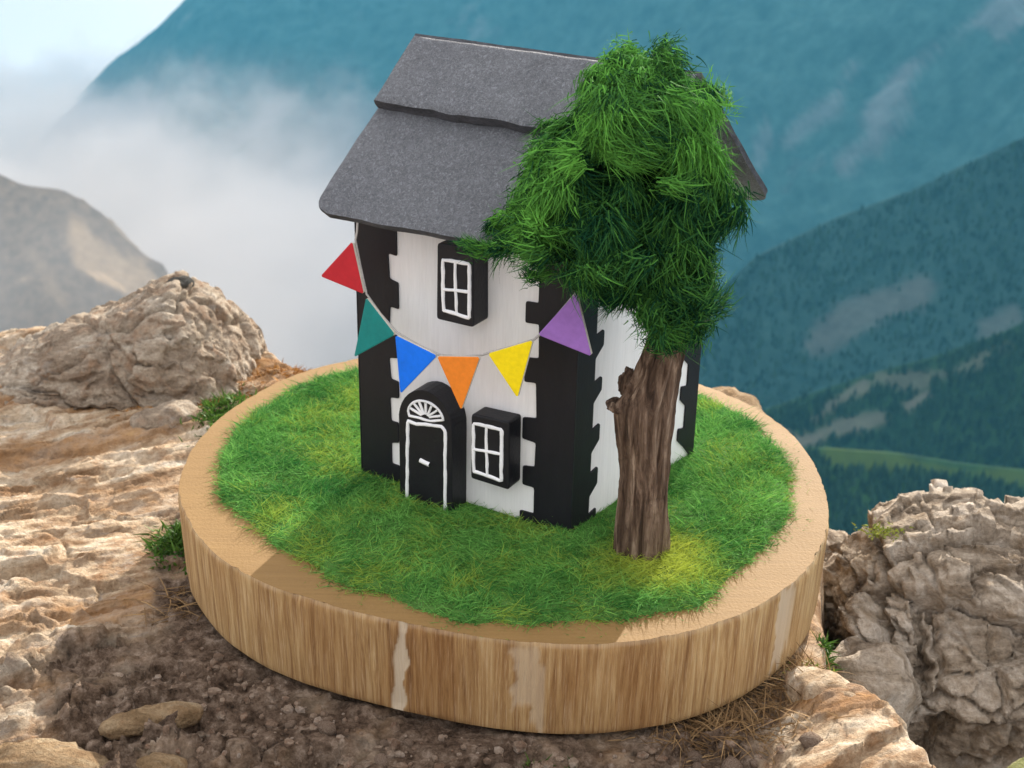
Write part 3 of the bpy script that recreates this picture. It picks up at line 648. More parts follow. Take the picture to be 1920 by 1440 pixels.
# ------------------------------------------------------------------ the toy house
A = np.array([-.8976, -.2354]); B = np.array([.3425, -.9283]); C2 = np.array([1.152, .127])
UU = B - A; FW = float(np.linalg.norm(UU)); UU = UU / FW
VV = C2 - B; FD = float(np.linalg.norm(VV)); VV = VV / FD
NN = np.array([UU[1], -UU[0]]); N2 = np.array([VV[1], -VV[0]])
Z0 = SL_TH - .01
def fp(s, z, o=0.0): q = A + UU * s + NN * o; return np.array([q[0], q[1], z])           # on the front
def sp_(r, z, o=0.0): q = B + VV * r + N2 * o; return np.array([q[0], q[1], z])          # on the right side
def lp_(r, z, o=0.0): q = A + VV * r - N2 * o; return np.array([q[0], q[1], z])          # on the left side
HOUSE = empty('toy_house', tuple(A + (UU * FW + VV * FD) / 2) + (SL_TH,))
tag(HOUSE, 'white two storey toy house with black quoins, black windows and door and slate roof', 'toy house')
HL = np.array(HOUSE.location)
def part(name, V, F, m, parent=None, smooth=False, attrs=None):
    par = parent or HOUSE; V = np.asarray(V, float) - HL
    return link(name, mesh_np(name, V, F, smooth, attrs), m, par)
def bevel(o, w, seg=2):
    md = o.modifiers.new('soft_edges', 'BEVEL'); md.width = w; md.segments = seg; md.limit_method = 'ANGLE'; md.angle_limit = R(40); return o
EAVE = 2.30; RIDGE = 2.98
def gz(t): return EAVE - .02 + (RIDGE - EAVE) * (1 - abs(t / FD * 2 - 1))
def build_wall():
    P = []
    for off in (lp_, sp_):
        P += [off(0, Z0), off(FD, Z0), off(FD, EAVE), off(FD / 2, RIDGE), off(0, EAVE)]
    F5 = np.array([[0, 1, 2, 3, 4], [9, 8, 7, 6, 5]]); F4 = np.array([[0, 5, 6, 1], [1, 6, 7, 2], [2, 7, 8, 3], [3, 8, 9, 4], [4, 9, 5, 0]])
    o = part('wall', P, [F5, F4], M['white']); bevel(o, .025, 3); return o
build_wall()

def prism(name, pts, th, m, fn, o0=0.0, parent=None, bev=0.0, wob=0.0):
    """outline pts (s, z) on a wall face, extruded outward from o0 by th"""
    pts = [(a + RNG.normal(0, wob), b + RNG.normal(0, wob)) for a, b in pts]; n = len(pts)
    bm = bmesh.new(); par = parent or HOUSE
    f0 = [bm.verts.new(fn(a, b, o0) - HL) for a, b in pts]; f1 = [bm.verts.new(fn(a, b, o0 + th) - HL) for a, b in pts]
    bm.faces.new(f1); bm.faces.new(f0[::-1])
    for i in range(n): bm.faces.new([f0[i], f0[(i + 1) % n], f1[(i + 1) % n], f1[i]])
    bmesh.ops.recalc_face_normals(bm, faces=bm.faces); 
    bmesh.ops.triangulate(bm, faces=[f for f in bm.faces if len(f.verts) > 4])
    me = bpy.data.meshes.new(name); bm.to_mesh(me); bm.free()
    o = link(name, me, m, par)
    if bev: bevel(o, bev)
    return o
def rounded(pts, r=.018, flags=None):
    out = []; n = len(pts)
    for i in range(n):
        p = np.array(pts[i]); a = np.array(pts[i - 1]) - p; b = np.array(pts[(i + 1) % n]) - p
        la, lb = np.linalg.norm(a), np.linalg.norm(b); rr = min(r, la * .4, lb * .4)
        p0 = p + a / la * rr; p1 = p + b / lb * rr; mid = (p0 + p1) / 2 * .35 + p * .65
        out += [tuple(p0), tuple(mid), tuple(p1)]
    return out
def quoin_outline(edge, inner, outer, teeth, z0, z1):
    """edge s on the corner; toothed line of outer teeth (z ranges, from the top down)"""
    pts = [(edge, z1)]; pts.append((inner, z1)) if teeth[0][1] < z1 else None
    for (a, b) in teeth:
        b2 = min(b, z1); j = RNG.normal(0, .006)
        pts += [(inner + RNG.normal(0, .005), b2), (outer + j, b2 - RNG.uniform(0, .015))] if b < z1 else [(outer, z1)]
        if a > z0: pts += [(outer + j, a), (inner + RNG.normal(0, .005), a - RNG.uniform(-.008, .012))]
        else: pts += [(outer, z0)]
    if teeth[-1][0] > z0: pts.append((inner, z0))
    pts.append((edge, z0)); return pts
def join(objs, name):
    me = bpy.data.meshes.new(name); bm = bmesh.new()
    for o in objs: bm.from_mesh(o.data)
    bm.to_mesh(me); bm.free(); mt = objs[0].data.materials[0]; par = objs[0].parent
    for o in objs: bpy.data.objects.remove(o)
    return link(name, me, mt, par)
QT = .011
lt = [(2.005, 2.5), (1.69, 1.865), (1.39, 1.535), (1.135, 1.25), (.845, .98), (.0, .70)]
qf = prism('q', rounded(quoin_outline(.0, .218, .278, lt, Z0, 2.27), .014), QT, M['black2'], fp)
ql = prism('q', rounded(quoin_outline(-.011, .20, .26, [(1.9, 2.05), (1.6, 1.75), (1.3, 1.45), (1.0, 1.15), (.0, .80)], Z0, 2.27), .014), QT, M['black2'], lp_)
bevel(join([qf, ql], 'corner_quoin'), .006)
e = FW
rt_ = [(1.775, 1.90), (1.43, 1.585), (1.085, 1.228), (.80, .928), (.0, .632)]
qf = prism('q', rounded(quoin_outline(e + QT, 1.19, 1.105, rt_, Z0, 2.27), .014), QT, M['black2'], fp)
# the right face of the same corner: saw-like teeth
def saw(edge, inner, outer, teeth, z0, z1):
    pts = [(edge, z1), (inner, z1)]
    for (a, b) in teeth:
        pts += [(inner, b - .015), (inner + (outer - inner) * .9, b), (outer, b - .012), (outer, a + .05), (inner, a - .01)] if a > z0 else [(inner, b - .015), (outer, b), (outer, z0)]
    pts.append((edge, z0)); return pts
qs = prism('q', rounded(saw(-.004, .168, .242, [(1.59, 1.73), (1.325, 1.455), (1.02, 1.17), (.745, .90), (.0, .635)], Z0, 2.27), .010), QT, M['black2'], sp_)
bevel(join([qf, qs], 'corner_quoin'), .006)
bevel(prism('corner_quoin', rounded(saw(FD + .004, FD - .135, FD - .205, [(1.85, 2.0), (1.55, 1.70), (1.24, 1.40), (.965, 1.105), (.69, .82)], Z0, 2.27), .010), QT, M['black2'], sp_), .006)

# white brush lines
def stroke(name, paths, o, parent, width=.019, h=.010, fn=fp, m=None):
    Vs, Fs, nn = [], [], 0
    for path in paths:
        P = np.array(path, float); closed = len(P) > 2 and np.allclose(P[0], P[-1])
        seg = np.r_[0, np.cumsum(np.linalg.norm(np.diff(P, axis=0), axis=1))]; n = max(3, int(seg[-1] / .014))
        t = np.linspace(0, seg[-1], n); Q = np.stack([np.interp(t, seg, P[:, i]) for i in (0, 1)], 1)
        Q += .0035 * np.c_[fbm(np.c_[t * 14, t * 0 + nn, t * 0], 3, 401), fbm(np.c_[t * 14, t * 0 + nn + 9, t * 0], 3, 402)]
        T = np.gradient(Q, axis=0); T /= np.linalg.norm(T, axis=1, keepdims=True) + 1e-9; Nn = np.c_[-T[:, 1], T[:, 0]]
        w = width * .5 * (1 + .35 * fbm(np.c_[t * 22, t * 0 + nn * 3.1, t * 0], 3, 403))
        prof = [(-1, 0), (-.75, .75), (0, 1), (.75, .75), (1, 0)]
        for i in range(n):
            for a, b in prof:
                q = Q[i] + Nn[i] * w[i] * a; Vs.append(fn(q[0], q[1], o + h * b - .002) - HL)
        Fs.append(grid_faces(n, 5) + nn); nn += n * 5
        k0 = nn - n * 5; 
    me = mesh_np(name, np.array(Vs), np.vstack(Fs), True)
    return link(name, me, m or M['line'], parent)
def window(z0, z1, s0, s1, th, ps0, ps1, pz0, pz1, label, sk=0.0, ms=None, mz=None):
    o = prism('window', rounded([(s0, z0 + .005), (s0 + .004, z1), (s1, z1 + .006), (s1 + .006, z0)], .02), th, M['black'], fp, .0); bevel(o, .014, 2)
    o['label'] = label
    md = o.modifiers.new('hand_cut', 'DISPLACE'); tx = bpy.data.textures.new('cut', 'CLOUDS'); tx.noise_scale = .15; md.texture = tx; md.strength = .012; md.mid_level = .5
    ms = ms or (ps0 + ps1) / 2; mz = mz or (pz0 + pz1) / 2
    stroke('window_frame', [[(ps0, pz0 + sk), (ps0 - .006, pz1), (ps1, pz1 + .004), (ps1 + .004, pz0 - sk * .4), (ps0, pz0 + sk)]], th + .003, o, .021)
    stroke('glazing_bar', [[(ms - .004, pz1), (ms + .006, pz0 + sk * .5)]], th + .003, o, .017)
    stroke('glazing_bar', [[(ps0, mz - .008), (ps1, mz + .006)]], th + .005, o, .018)
    return o
window(1.745, 2.185, .636, .868, .16, .684, .845, 1.80, 2.095, 'black upper window with white painted frame and cross bars', .008, .760, 1.94)
window(.812, 1.222, .846, 1.092, .135, .868, 1.045, .862, 1.168, 'black lower window with white painted frame and cross bars', .010, .950, 1.02)
# door: an arched block
arch = [(.376, Z0), (.376, 1.06)] + [(.556 + .182 * math.cos(a), 1.09 + .215 * math.sin(a)) for a in np.linspace(math.pi * .96, math.pi * .04, 16)] + [(.738, 1.06), (.738, Z0)]
DOOR = prism('door', arch, .16, M['black'], fp); bevel(DOOR, .016, 2); DOOR['label'] = 'black arched front door with white painted fanlight'
stroke('door_outline', [[(.428, Z0), (.432, .8), (.440, 1.093), (.50, 1.086), (.56, 1.100), (.62, 1.106), (.672, 1.112), (.692, 1.09), (.694, .8), (.690, Z0)]], .163, DOOR, .020)
fanp = [[(.450, 1.128)] + [(.562 + .122 * math.cos(a), 1.135 + .108 * math.sin(a)) for a in np.linspace(math.pi * .93, math.pi * .05, 14)] + [(.60, 1.128), (.562, 1.126), (.51, 1.130), (.450, 1.128)]]
for a in np.linspace(math.pi * .86, math.pi * .14, 7): fanp.append([(.565 + .028 * math.cos(a), 1.138 + .024 * math.sin(a)), (.563 + .116 * math.cos(a), 1.136 + .100 * math.sin(a))])
stroke('fanlight', fanp, .163, DOOR, .014)
stroke('letterbox', [[(.520, .864), (.552, .858), (.588, .850)]], .163, DOOR, .030, .014)

# ---- slate roof
RO, RZ = -.655, 3.055; EO, EZ = .305, 2.285
def slab(name, s_top, s_bot, w0, w1, th, lift, front=True, jag=.0, ns=70, nw=40, seed=0, round_left=0.0, round_right=0.0, m=None):
    """a slate: s from left to right, w from ridge (0) to eave (1)"""
    ro, rz, eo, ez = (RO, RZ, EO, EZ) if front else (RO - .0, RZ + .012, -1.62, 2.18)
    dirv = np.array([eo - ro, ez - rz]); Ln = np.linalg.norm(dirv); dn = dirv / Ln; nr = np.array([-dn[1], dn[0]]) if dn[0] > 0 else np.array([dn[1], -dn[0]])
    if nr[1] < 0: nr = -nr
    U_, W_ = np.meshgrid(np.linspace(0, 1, ns), np.linspace(0, 1, nw), indexing='ij')
    w = w0 + (w1 - w0) * W_
    sl = s_top[0] + (s_bot[0] - s_top[0]) * w; sr = s_top[1] + (s_bot[1] - s_top[1]) * w
    wd = (w1 - w) * Ln
    if round_left: k_ = np.clip(1 - wd / round_left, 0, 1); sl = sl + round_left * (1 - np.sqrt(1 - k_ ** 2 * .999))
    if round_right: k_ = np.clip(1 - wd / round_right, 0, 1); sr = sr - round_right * (1 - np.sqrt(1 - k_ ** 2 * .999))
    s = sl + (sr - sl) * U_
    w = w + (.030 * (U_ - .35) * W_ ** 3 if lift > .004 else 0)
    w = w + jag * fbm(np.c_[(s * 5).ravel(), (W_ * 0).ravel(), (W_ * 0 + seed).ravel()], 4, seed).reshape(s.shape) * W_ ** 6
    s = s + .004 * fbm(np.c_[(w * 8).ravel(), (U_ * 3).ravel(), (W_ * 0).ravel()], 4, seed + 3).reshape(s.shape)
    Vt = []
    drop = .024 * s * np.clip(1 - w, 0, 1)
    for lay in (0, 1):
        edge = np.minimum(np.minimum(U_, 1 - U_) * 18, np.minimum(W_, 1 - W_) * 14); soft = np.clip(edge, 0, 1)
        h = lift + (th if lay else 0) + (.006 * fbm(np.c_[(s * 6).ravel(), (w * 7).ravel(), (W_ * 0 + lay).ravel()], 5, seed + 5).reshape(s.shape) - .010 * (1 - soft) ** 2 if lay else 0)
        o_ = ro + dn[0] * w * Ln + nr[0] * h; z_ = rz + dn[1] * w * Ln + nr[1] * h
        z_ = z_ - drop
        q = A[None, None] + UU * s[..., None] + NN * o_[..., None]
        Vt.append(np.concatenate([q, z_[..., None]], -1).reshape(-1, 3))
    n = ns * nw; F = grid_faces(ns, nw); Fa = F + n; Fb = F[:, ::-1]
    rim = [i * nw for i in range(ns)] + [(ns - 1) * nw + j for j in range(1, nw)] + [i * nw + nw - 1 for i in range(ns - 2, -1, -1)] + [j for j in range(nw - 2, 0, -1)]
    rim = np.array(rim); r2 = np.roll(rim, -1)
    # rim of two strips with a broken middle line
    mid = (np.vstack(Vt)[rim] + np.vstack(Vt)[rim + n]) / 2
    out = mid - np.mean(Vt[0], 0); out[:, 2] = 0; out /= np.linalg.norm(out, axis=1, keepdims=True) + 1e-9
    mid = mid + out * (.012 * fbm(mid * 14, 3, seed + 9))[:, None]
    V = np.vstack(Vt + [mid]); m0 = 2 * n; k_ = np.arange(len(rim)); k2 = np.roll(k_, -1)
    Fr = np.vstack([np.c_[rim, r2, m0 + k2, m0 + k_], np.c_[m0 + k_, m0 + k2, r2 + n, rim + n]])
    flip = front
    if not flip: Fa, Fb, Fr = Fa[:, ::-1], Fb[:, ::-1], Fr[:, ::-1]
    me_o = part(name, V, np.vstack([Fa, Fb, Fr]), M['slate'], None, True)
    me = me_o.data; me.materials.append(M['slate_edge']); mi = np.zeros(len(me.polygons), np.int32); mi[2 * len(F):] = 1; me.polygons.foreach_set('material_index', mi)
    bmx = bmesh.new(); bmx.from_mesh(me); bmesh.ops.recalc_face_normals(bmx, faces=bmx.faces); bmx.to_mesh(me); bmx.free()
    try: me.set_sharp_from_angle(angle=R(45))
    except Exception: pass
    return me_o
slab('roof_slate', (-.011, 1.74), (-.088, 1.68), 0, 1, .05, -.045, True, .006, seed=501, round_left=.11, round_right=.1)['label'] = 'large lower slate of the front roof slope'
slab('roof_slate', (-.011, 1.74), (-.055, 1.70), -.01, .405, .075, .006, True, .018, 80, 26, seed=520)['label'] = 'upper overlapping slate of the front roof slope'
slab('roof_slate', (-.02, 1.76), (.0, 1.87), -.035, 1, .05, .0, False, .01, seed=540, round_left=.1, round_right=.1)['label'] = 'slate of the rear roof slope'

# ------------------------------------------------------------------ bunting on its string
BUN = empty('bunting', tuple(fp(.7, 1.7, .28))); tag(BUN, 'string of six coloured paper pennants hung across the front of the toy house', 'bunting')
BL = np.array(BUN.location)
def tube(name, pts, r, m, parent, base, ns=6):
    P = np.array(pts, float); T = np.gradient(P, axis=0); T /= np.linalg.norm(T, axis=1, keepdims=True); V = []
    for p_, t_ in zip(P, T):
        a = np.cross(t_, (.3, .2, .9)); a /= np.linalg.norm(a); b = np.cross(t_, a)
        for q in range(ns): V.append(p_ + r * (a * math.cos(q * 2 * math.pi / ns) + b * math.sin(q * 2 * math.pi / ns)) - base)
    F = []
    n = len(P)
    for i in range(n - 1):
        for q in range(ns): F.append([i * ns + q, i * ns + (q + 1) % ns, (i + 1) * ns + (q + 1) % ns, (i + 1) * ns + q])
    return link(name, mesh_np(name, V, np.array(F), True), m, parent)
BO = .28
strp = [(.203, 2.262), (.196, 2.20), (.184, 2.150), (.215, 2.0), (.250, 1.853), (.34, 1.755), (.448, 1.668), (.58, 1.625), (.718, 1.594), (.86, 1.612), (.996, 1.650), (1.036, 1.672), (1.17, 1.733), (1.305, 1.802), (1.345, 1.845), (1.44, 1.97), (1.534, 2.098), (1.56, 2.24)]
tube('string', [fp(a, b, BO - .012) for a, b in strp], .0065, M['string'], BUN, BL)
pens = [('red', [(.182, 2.150), (-.046, 1.909), (.246, 1.857)]), ('teal', [(.262, 1.843), (.173, 1.472), (.448, 1.660)]), ('blue', [(.450, 1.660), (.488, 1.322), (.718, 1.592)]),
        ('orange', [(.722, 1.592), (.872, 1.305), (.998, 1.650)]), ('yellow', [(1.034, 1.670), (1.232, 1.468), (1.308, 1.806)]), ('purple', [(1.342, 1.846), (1.652, 1.792), (1.536, 2.100)])]
for i, (cname, tri) in enumerate(pens):
    bm = bmesh.new(); pts = []
    T = [np.array(t_) for t_ in tri]
    for j in range(3):
        p_ = T[j]; a = T[j - 1] - p_; b = T[(j + 1) % 3] - p_; a /= np.linalg.norm(a); b /= np.linalg.norm(b); pts += [p_ + a * .012, p_ + b * .012]
    cen = sum(T) / 3; tilt = RNG.normal(0, .05, 2)
    def at(q, o): return fp(q[0], q[1], BO + o + (q[0] - cen[0]) * tilt[0] + (q[1] - cen[1]) * tilt[1]) - BL
    f1 = [bm.verts.new(at(q, .011)) for q in pts]; inn = [bm.verts.new(at(cen + (q - cen) * .935, .013)) for q in pts]; f0 = [bm.verts.new(at(q, -.006)) for q in pts]
    fc = bm.faces.new(inn); fc.material_index = 0; bk = bm.faces.new(f0[::-1]); bk.material_index = 0
    for a in range(6):
        b = (a + 1) % 6
        ff = bm.faces.new([f1[a], f1[b], inn[b], inn[a]]); ff.material_index = 0
        ff = bm.faces.new([f0[a], f0[b], f1[b], f1[a]]); ff.material_index = 1
    bmesh.ops.recalc_face_normals(bm, faces=bm.faces)
    me = bpy.data.meshes.new('pennant'); bm.to_mesh(me); bm.free()
    o = link('pennant', me, [M[cname], M['edge']], BUN); o['label'] = cname + ' paper pennant'

# ------------------------------------------------------------------ the toy tree
TB = np.array([.735, -1.12, SL_TH]); TREE = empty('toy_tree', tuple(TB)); tag(TREE, 'bark trunked toy tree with shaggy green moss crown beside the toy house', 'toy tree')
def build_trunk():
    # centre x, half width, by height (from the photograph)
    hz = np.array([.45, .60, .85, 1.05, 1.17, 1.30, 1.42, 1.46, 1.52, 1.62, 1.75, 1.85, 2.05, 2.3])
    xl = np.array([.575, .578, .585, .59, .577, .555, .540, .548, .590, .632, .675, .70, .76, .80]); xr = np.array([.876, .874, .862, .852, .847, .850, .858, .862, .868, .880, .890, .905, .92, .92])
    nz, na = 150, 140; z = np.linspace(.45, 2.3, nz); L = np.interp(z, hz, xl); Rr = np.interp(z, hz, xr); cx = (L + Rr) / 2; hw = (Rr - L) / 2 * .95
    th = np.linspace(0, 2 * np.pi, na, endpoint=False); Z, TT = np.meshgrid(z, th, indexing='ij')
    c, s = np.cos(TT), np.sin(TT)
    g = fbm(np.c_[(c * 3.2).ravel() + .35 * Z.ravel(), (s * 3.2).ravel(), (Z * .7).ravel()], 5, 601, True, .6).reshape(Z.shape)
    g2 = fbm(np.c_[(c * 9).ravel(), (s * 9).ravel(), (Z * 2.2).ravel()], 4, 610).reshape(Z.shape)
    crackz = np.exp(-((Z - .93 - .03 * c) / .012) ** 2) * sstep(-.2, -.6, s)
    k_ = 1 + .30 * (g - .35) + .09 * g2 - .05 * crackz
    X = cx[:, None] + hw[:, None] * c * k_; Y = TB[1] + (hw[:, None] * .72 + .02) * s * k_
    V = np.stack([X, Y, Z], -1).reshape(-1, 3) - TB
    me = mesh_np('trunk', V, grid_faces(nz, na)[:, ::-1], True)
    F2 = np.array([[i * na + na - 1, i * na, (i + 1) * na, (i + 1) * na + na - 1] for i in range(nz - 1)])
    bm = bmesh.new(); bm.from_mesh(me); bm.verts.ensure_lookup_table()
    for q in F2: bm.faces.new([bm.verts[i] for i in q])
    bmesh.ops.recalc_face_normals(bm, faces=bm.faces)
    for f_ in bm.faces: f_.smooth = True
    bm.to_mesh(me); bm.free(); return me
TRK = link('trunk', build_trunk(), M['bark'], TREE)
# broken knots on its left side
for (x, y, z, sx, sz, sd_) in ((.552, -1.10, 1.435, .045, .024, 3), (.615, -1.07, 1.545, .045, .075, 6)):
    V, F = ICO[4]; Vv = V * (sx, .07, sz); Q = V * 1.6 + sd_; Vv = Vv * (1 + .45 * fbm(Q, 4, sd_, True))[:, None] + np.array([x, y, z]) - TB
    link('knot', mesh_np('knot', Vv, F, True), M['bark'], TRK)

CROWN = [(1150, 78), (1190, 70), (1222, 92), (1240, 70), (1275, 80), (1290, 125), (1325, 150), (1372, 152), (1360, 200), (1345, 235), (1378, 290), (1393, 350), (1392, 385), (1368, 425), (1362, 470), (1345, 520), (1338, 570), (1318, 625), (1270, 640), (1240, 650), (1212, 640), (1195, 600), (1165, 570), (1110, 580), (1080, 540), (1050, 510), (1000, 525), (972, 505), (985, 478), (930, 470), (862, 462), (885, 440), (930, 405), (950, 360), (975, 310), (990, 262), (1030, 238), (1070, 200), (1082, 150), (1110, 110)]
def build_crown():
    poly = CROWN; yc = -1.16
    def lift(px, py):                       # pixel to the crown's middle plane
        d = np.array(_f)[None] + ((px - 960) / FPX)[:, None] * np.array(_r2)[None] - ((py - 720) / FPX)[:, None] * np.array(_u2)[None]
        t = (yc - CAM[1]) / d[:, 1]; return CAM[None] + d * t[:, None]
    hollows = [(1150, 284, 55, .26), (1235, 305, 40, .18), (1165, 490, 45, .22), (1035, 470, 45, .2), (1060, 330, 28, .08), (1240, 440, 45, .07), (1020, 430, 30, .1)]
    bumps = [(1180, 130, 80, .10), (1260, 250, 60, .14), (1180, 205, 70, .10), (1000, 330, 70, .16), (1320, 330, 60, .05), (1110, 420, 50, .10), (1180, 560, 60, .10), (1110, 540, 50, .10), (1255, 600, 50, .1), (1300, 520, 50, .06), (930, 440, 60, .06), (1010, 500, 30, .08)]
    def depth(px, py):
        d = -sdf(px, py, poly); q = np.clip(d / 125, 0, 1); base = .40 * np.sqrt(1 - (1 - q) ** 2)
        e_ = .16 * fbm(np.c_[px / 75, py / 75, px * 0], 3, 701)
        for hx, hy, hr, ha in hollows: e_ -= ha * np.exp(-((px - hx) ** 2 + (py - hy) ** 2) / (hr * hr) * 1.2)
        for hx, hy, hr, ha in bumps: e_ += ha * np.exp(-((px - hx) ** 2 + (py - hy) ** 2) / (hr * hr))
        return np.clip(base + e_ * q, .01, 1)
    # core
    gx = np.arange(850, 1410, 9.0); gy = np.arange(55, 665, 9.0); GX, GY = np.meshgrid(gx, gy, indexing='ij'); x, y = GX.ravel(), GY.ravel()
    sd_ = sdf(x, y, poly); P0 = lift(x, y); dp = depth(x, y)
    Vf = P0.copy(); Vf[:, 1] -= np.maximum(dp - .10, .0) * .9; Vb = P0.copy(); Vb[:, 1] += np.clip(dp, 0, .40) * .8
    F = grid_faces(len(gx), len(gy)); keep = (sd_[F] < -30).all(1); F = F[keep]; n = len(x)
    E1 = np.vstack([F[:, [0, 1]], F[:, [1, 2]], F[:, [2, 3]], F[:, [3, 0]]]); key = {}
    for a, b in E1: key[(a, b)] = 1
    rim = np.array([(a, b) for a, b in key if (b, a) not in key])
    Fr = np.c_[rim[:, 0], rim[:, 1], rim[:, 1] + n, rim[:, 0] + n]
    core = mesh_np('crown_core', np.vstack([Vf, Vb]) - TB, np.vstack([F, F[:, ::-1] + n, Fr[:, ::-1]]), True)
    # tufts
    roots, dirs, lens, tints, bends = [], [], [], [], []
    nt_ = 0; pts = []
    while nt_ < 640:
        px, py = RNG.uniform(850, 1400), RNG.uniform(60, 655)
        q = sdf(np.array([px]), np.array([py]), poly)[0]
        if q > (-9 if px < 1010 else (-27 if px > 1290 and py < 480 else -19)): continue
        if any(math.hypot(px - a, py - b) < 11 for a, b in pts[-300:]): continue
        if any(math.hypot(px - a, (py - b) * 1.2) < rr_ for a, b, rr_ in ((1150, 290, 56), (1225, 318, 42), (1165, 495, 40), (1032, 470, 36), (1064, 350, 24), (1245, 445, 26), (1110, 430, 18))): nt_ += 1; continue
        pts.append((px, py)); nt_ += 1
    pts += [(1240, 82), (1262, 88), (1355, 165), (1345, 180), (872, 462), (890, 455), (905, 452), (1005, 512), (990, 505), (1330, 560), (1225, 635), (1300, 615), (1170, 85), (1135, 95), (925, 440), (940, 455)]
    sb = []
    for idx, (px, py) in enumerate(pts):
        back = idx % 4 == 0 and idx < 600
        px_, py_ = np.array([px]), np.array([py]); P = lift(px_, py_)[0]; dp = depth(px_, py_)[0]
        e = 6.0; gxn = (depth(px_ + e, py_)[0] - depth(px_ - e, py_)[0]) / (2 * e) * 375; gyn = (depth(px_, py_ + e)[0] - depth(px_, py_ - e)[0]) / (2 * e) * 375
        nrm = np.array([-gxn, -1, gyn]); nrm /= np.linalg.norm(nrm)
        if back: P[1] += dp * .85; nrm[1] *= -1
        else: P[1] -= dp * .92
        # combing direction: swirling, mostly across and downwards
        ang = -1.1 + 2.6 * fbm(np.array([[px / 130, py / 130, 1.5]]), 3, 720)[0] + RNG.normal(0, .45)
        if px < 1010: ang = -2.75 + .5 * RNG.normal()
        if py > 540: ang = -1.5 + .5 * RNG.normal()
        if py < 120: ang = .9 + 1.0 * RNG.normal()
        if px > 1340: ang = -.9 + .8 * RNG.normal()
        if px < 950: ang = math.pi - (-.22) + RNG.normal(0, .22)
        if px > 1335 and py < 200: ang = .7
        t_ = np.array([math.cos(ang), 0, math.sin(ang)]); t_ -= nrm * (t_ @ nrm); t_ /= np.linalg.norm(t_) + 1e-9
        b_ = np.cross(nrm, t_)
        m_ = int(RNG.integers(110, 175)); ln = RNG.uniform(.085, .165)
        edge = -sdf(px_, py_, poly)[0]; ln *= .36 + .64 * min(1, edge / 75)
        spread = RNG.uniform(.035, .065); P = P + nrm * (RNG.normal(-.02, .07) if edge > 45 else -.02)
        o1, o2, o3 = RNG.normal(0, spread * .6, m_), RNG.normal(0, spread * .8, m_), np.abs(RNG.normal(0, .025, m_))
        rp = P[None] + t_[None] * (o1 - ln * .45)[:, None] + b_[None] * o2[:, None] + nrm[None] * (o3 - .02)[:, None]
        dv = t_[None] + b_[None] * (o2 / spread * .22 + RNG.normal(0, .40, m_))[:, None] + nrm[None] * (RNG.normal(.16, .22, m_))[:, None]
        stray = RNG.random(m_) < .14; dv[stray] += RNG.normal(0, .7, (stray.sum(), 3))
        roots.append(rp); dirs.append(dv); lens.append(ln * RNG.uniform(.55, 1.15, m_))
        bends.append(np.tile(-nrm * .30, (m_, 1)) + RNG.normal(0, .32, (m_, 3)))
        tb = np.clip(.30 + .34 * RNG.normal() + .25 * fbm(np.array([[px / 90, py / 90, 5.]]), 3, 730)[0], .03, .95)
        if px > 1085 and 300 < py and px < 1330: tb *= .62  # lower tufts darker: dye difference and shade put into the tint
        if (px < 1080 and py < 420) or (py < 290 and px < 1320): tb = min(.95, tb + .15)  # upper and left tufts lighter: dye and light put into the tint
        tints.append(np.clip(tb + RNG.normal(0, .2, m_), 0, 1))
    Rt, Dr, Ln, Ti, Be = np.vstack(roots), np.vstack(dirs), np.concatenate(lens), np.concatenate(tints), np.vstack(bends)
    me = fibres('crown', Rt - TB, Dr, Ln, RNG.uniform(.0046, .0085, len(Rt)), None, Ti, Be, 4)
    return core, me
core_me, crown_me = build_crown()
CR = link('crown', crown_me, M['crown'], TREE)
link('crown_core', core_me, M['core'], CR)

# ------------------------------------------------------------------ plants, straw and moss on the ledge
def tuft(name, cx, cy, n, rx, ry, L, mat, lean=.8, w=(.008, .014), label=None, cat=None, kind=None, z=None, seg=3, flat=.0, sink=.02, parent=None):
    x = cx + RNG.normal(0, rx, n); y = cy + RNG.normal(0, ry, n); zz = ground(x, y) if z is None else np.full(n, z) + RNG.normal(0, .01, n)
    a = RNG.uniform(0, 2 * np.pi, n); ln = np.abs(RNG.normal(lean, .4, n))
    D = np.c_[np.cos(a) * ln, np.sin(a) * ln, np.clip(RNG.normal(1 - flat, .25, n), .05, None)]
    base = np.array([cx, cy, float(ground(np.array(cx), np.array(cy))) if z is None else z])
    me = fibres(name, np.c_[x, y, zz - sink] - base, D, RNG.uniform(L * .5, L * 1.1, n), RNG.uniform(*w, n), mat, RNG.random(n), np.c_[np.cos(a) * .2, np.sin(a) * .2, np.full(n, -.3)] + RNG.normal(0, .2, (n, 3)), seg)
    o = link(name, me, mat, parent, tuple(base)); tag(o, label, cat, None, kind); return o
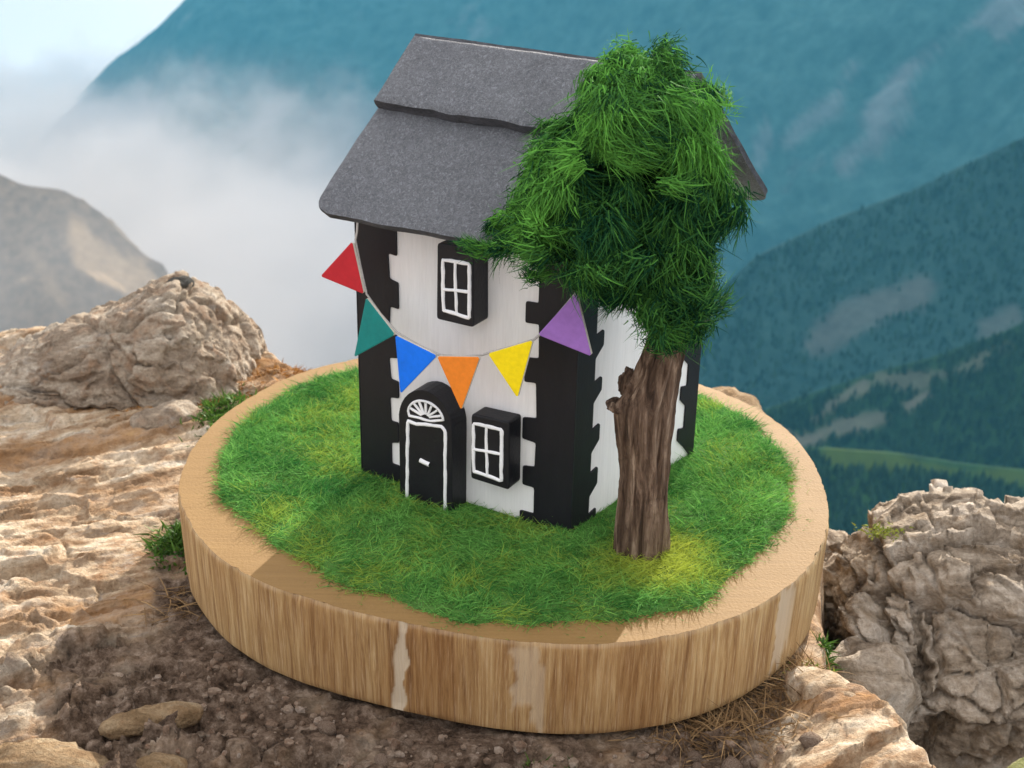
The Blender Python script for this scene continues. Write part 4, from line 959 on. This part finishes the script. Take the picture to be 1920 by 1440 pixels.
tuft('straw', 1.12, -1.78, 1300, .20, .12, .24, M['straw'], 1.2, (.006, .012), 'dry brown straw on the earth under the right front of the wooden base', None, 'stuff', None, 3, .5)
tuft('straw', 1.45, -1.45, 700, .13, .10, .22, M['straw'], 1.1, (.005, .010), 'dry straw caught on the sunlit rock beside the right rim of the wooden base', None, 'stuff', None, 3, .5)
tuft('twigs', -1.98, -.72, 60, .10, .14, .30, M['straw'], 1.6, (.004, .009), 'thin dry twigs on the shaded ground left of the wooden base', None, 'stuff', None, 3, .6, -.01)
tuft('moss', -2.45, 2.12, 2600, .27, .20, .10, M['rustmoss'], 1.0, (.008, .018), 'rust brown moss on the ledge below the beige boulder', None, 'stuff', None, 2, .3)
tuft('moss', -1.75, 2.62, 1200, .22, .08, .09, M['rustmoss'], 1.0, (.008, .018), 'golden brown moss along the ledge edge behind the wooden base', None, 'stuff', None, 2, .3)
tuft('plant', -2.20, 1.75, 900, .09, .22, .12, M['plant'], .8, (.015, .028), 'dark green low plant beside the left rear rim of the wooden base', 'plant')
tuft('plant', -2.15, -.02, 800, .07, .13, .12, M['plant'], .8, (.015, .028), 'dark green low plant in the shade left of the wooden base', 'plant')
tuft('plant', 1.86, -.98, 220, .03, .04, .10, M['plant'], .8, (.015, .028), 'small green plant between the wooden base and the cracked boulder', 'plant')
tuft('plant', .12, -2.17, 26, .02, .015, .10, M['plant'], .7, (.010, .016), 'tiny green grass sprig at the bottom edge, left of the pair', 'plant')
tuft('plant', .33, -2.18, 26, .02, .015, .09, M['plant'], .7, (.010, .016), 'tiny green grass sprig at the bottom edge, right of the pair', 'plant')

mo = far(1640, 985, .0 - CAM[1]); mo[1] = -.15
tuft('moss', mo[0], mo[1], 200, .06, .04, .035, M['yellowmoss'], .8, (.008, .015), 'yellow green moss on the upper left shoulder of the cracked boulder', None, 'stuff', mo[2] + .06, 2, .3)
tuft('moss', 1.62, -1.36, 260, .07, .05, .05, M['yellowmoss'], .8, (.010, .02), 'patch of yellow green moss on the pale rock at the right ledge edge', None, 'stuff', None, 2, .3)
